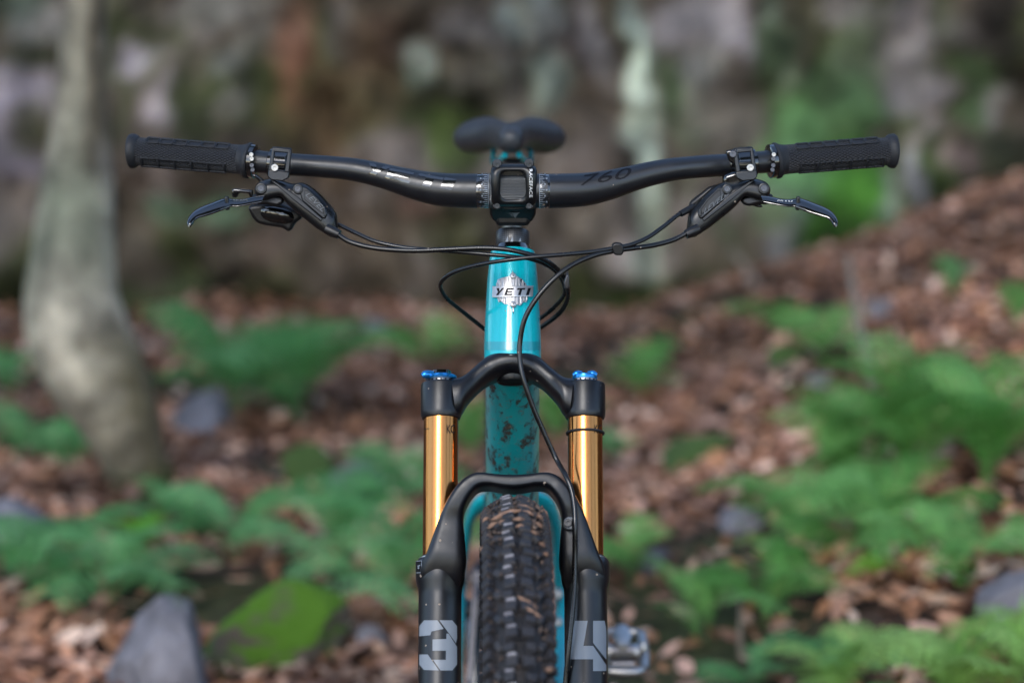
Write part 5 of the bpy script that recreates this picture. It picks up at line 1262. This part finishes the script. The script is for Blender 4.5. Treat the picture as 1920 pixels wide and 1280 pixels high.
    for i in range(28):
        a = 2 * PI * i / 28; rd = fwd * math.cos(a) + up * math.sin(a); tg = -fwd * math.sin(a) + up * math.cos(a); s_ = -1 if i % 2 else 1; t_s = 1 if i % 4 < 2 else -1
        one('spoke', tube([cen_ + ax * s_ * .034 + rd * .010 + tg * .024 * t_s, cen_ + rd * .302 + ax * s_ * .003], [.001, .001], 6, 1, True, False), M['gloss'], r2)
    one('brake_rotor', loft([[cen_ + ax * (.058 if ax.x > 0 else -.058) * 1 + (fwd * math.cos(2 * PI * i / 60) + up * math.sin(2 * PI * i / 60)) * rr_ + ax * dx for rr_, dx in ((.088, 0), (.088, .0018), (.072, .0018), (.072, 0))] for i in range(60)], False, True), M['silver'], r2, False)
wheel(FWc, R(1.0), 'front_tyre', 'front_wheel', True, True)
wheel(RA + Vector((-.003, 0, 0)), 0, 'rear_tyre', 'rear_wheel', False, False)
one('front_axle', lathe(FWc - Vector((.075, 0, 0)), Vector((1, 0, 0)), [(0, .007), (.15, .007)], 16), M['gloss'], bike)

# ---- drivetrain -----------------------------------------------------------------------------------------------------------------------------
CHX = -0.050
crank = empty('crankset', (0, 0, 0), bike)
one('chainring', lathe(BBp + Vector((CHX - .001, 0, 0)), Vector((1, 0, 0)), [(0, .058), (.0002, .062), (.002, .062), (.0022, .058)], 64), M['gloss'], crank)
for sd, dr_ in ((1, 1), (-1, -1)):
    a = BBp + Vector((sd * .062, 0, 0)); b_ = BBp + Vector((sd * .083, dr_ * .165, dr_ * .044))
    rg = []
    for t in np.linspace(0, 1, 10):
        p = a.lerp(b_, t); rg.append(ring(p, Vector((1, 0, 0)), Vector((0, 0, 1)), .0085, .018 - .006 * t - .003 * math.sin(t * PI), 18, 3))
    one('crank_arm', loft(rg), M['black'], crank)
# chain: side-plate pairs and rollers; one part per link on the upper run in view
chain = empty('chain', (0, 0, 0), bike)
lb = MB()
def link_mesh():
    m_ = MB()
    for sx in (-.0028, .0028):
        r_ = []
        for dx in (-.0005, .0005):
            r_.append([Vector((sx + dx, y, z)) for y, z in ((-.0095, 0), (-.0080, .0036), (-.0045, .0042), (0, .0030), (.0045, .0042), (.0080, .0036), (.0095, 0), (.0080, -.0036), (.0045, -.0042), (0, -.0030), (-.0045, -.0042), (-.0080, -.0036))])
        m_.add(*loft(r_))
    for yy in (-.0063, .0063): m_.add(*lathe(Vector((-.0036, yy, 0)), Vector((1, 0, 0)), [(0, .0026), (.0072, .0026)], 10)[:2])
    me = bpy.data.meshes.new('chain_link'); me.from_pydata([tuple(v) for v in m_.v], [], m_.f); me.update(); me.materials.append(M['chain']); return me
lm = link_mesh(); pc = []; rc, rcog = .062, .018
CG = RA + Vector((-.046, 0, 0)); CRc = BBp + Vector((CHX, 0, 0))
run = (CG + Vector((0, 0, rcog))) - (CRc + Vector((0, 0, rc)))
pts_ = []
nn_ = int(run.length / .0127)
for i in range(nn_): pts_.append((CRc + Vector((0, 0, rc)) + run * (i + .5) / nn_, math.atan2(run.z, run.y)))
for i in range(int(PI * rc / .0127)):
    a = PI / 2 + (i + .5) * .0127 / rc; pts_.append((CRc + Vector((0, math.cos(a) * rc, math.sin(a) * rc)), a - PI / 2))
for i, (p, an) in enumerate(pts_):
    o = bpy.data.objects.new('chain_link', lm); link(o, chain); o.location = p; o.rotation_euler = (an, 0, 0)
    if i % 2: o.scale = (.78, 1, .95)
one('chain_lower_run', tube([CRc + Vector((0, 0, -rc)), CG + Vector((.002, -.06, -.17))], [.004, .004], 8, 1, True, False), M['chain'], bike)
cas = empty('cassette', (0, 0, 0), bike)
for k in range(8): one('sprocket', lathe(RA + Vector((-.030 - k * .0040, 0, 0)), Vector((-1, 0, 0)), [(0, .046 - k * .0045 + .0), (.0018, .046 - k * .0045)], 40), M['dark_bolt'], cas)
der = empty('rear_derailleur', (0, 0, 0), bike)
one('derailleur_cage', tube([CG + Vector((-.006, .01, -.05)), CG + Vector((-.004, -.03, -.11)), CG + Vector((-.004, -.06, -.165))], [.014, .010, .009], 12, 4), M['gloss'], der)
one('derailleur_body', lathe(CG + Vector((-.02, .012, -.045)), Vector((1, 0, 0)), [(0, .014), (.003, .017), (.024, .017), (.027, .014)], 20), M['gloss'], der)

def pedal(cen_, sd):
    pd = empty('pedal', (0, 0, 0), bike)
    one('pedal_axle', lathe(cen_ - Vector((sd * .05, 0, 0)), Vector((sd, 0, 0)), [(0, .006), (.012, .008), (.02, .0105), (.075, .0105), (.082, .008)], 20), M['silver'], pd)
    # cage: front and rear bars, side plates with posts, sprung jaws top and bottom
    for yy in (-.040, .040):
        one('cage_bar', tube([cen_ + Vector((-sd * .020, yy * .85, yy * .3)), cen_ + Vector((-sd * .008, yy, yy * .35)), cen_ + Vector((sd * .020, yy, yy * .35)), cen_ + Vector((sd * .030, yy * .8, yy * .3))], [.0045, .0055, .0055, .0045], 14, 4), M['silver'], pd)
    for xx in (-sd * .020, sd * .030):
        one('cage_side', tube([cen_ + Vector((xx, -.036, -.0125)), cen_ + Vector((xx, 0, 0)), cen_ + Vector((xx, .036, .0125))], [.006, .0085, .006], 14, 4), M['silver'], pd)
        for zz in (-1, 1): one('traction_stub', lathe(cen_ + Vector((xx, -.012, zz * .006)), Vector((0, 0, zz)), [(0, .0048), (.008, .0042), (.0095, .003)], 12), M['silver'], pd)
    for zz in (-1, 1):
        rg_ = [ring(cen_ + Vector((sd * .004, y_, zz * z_)), Vector((1, 0, 0)), Vector((0, 0, 1)), wx, .0035, 14, 3) for y_, z_, wx in ((-.030, .014, .006), (-.022, .022, .010), (-.010, .025, .012), (.004, .018, .013), (.018, .020, .011), (.026, .025, .007))]
        one('jaw', loft(rg_), M['silver'], pd)
        one('spring', tube([cen_ + Vector((-.010, -.024, zz * .009)), cen_ + Vector((.018, -.024, zz * .009))], [.0046, .0046], 12, 1, True, False), M['chain'], pd)
    return pd
pc1 = BBp + Vector((  .083 + .050, .165, .044)); pc2 = BBp + Vector((-.083 - .050, -.165, -.044))
pedal(pc1, 1); pedal(pc2, -1)
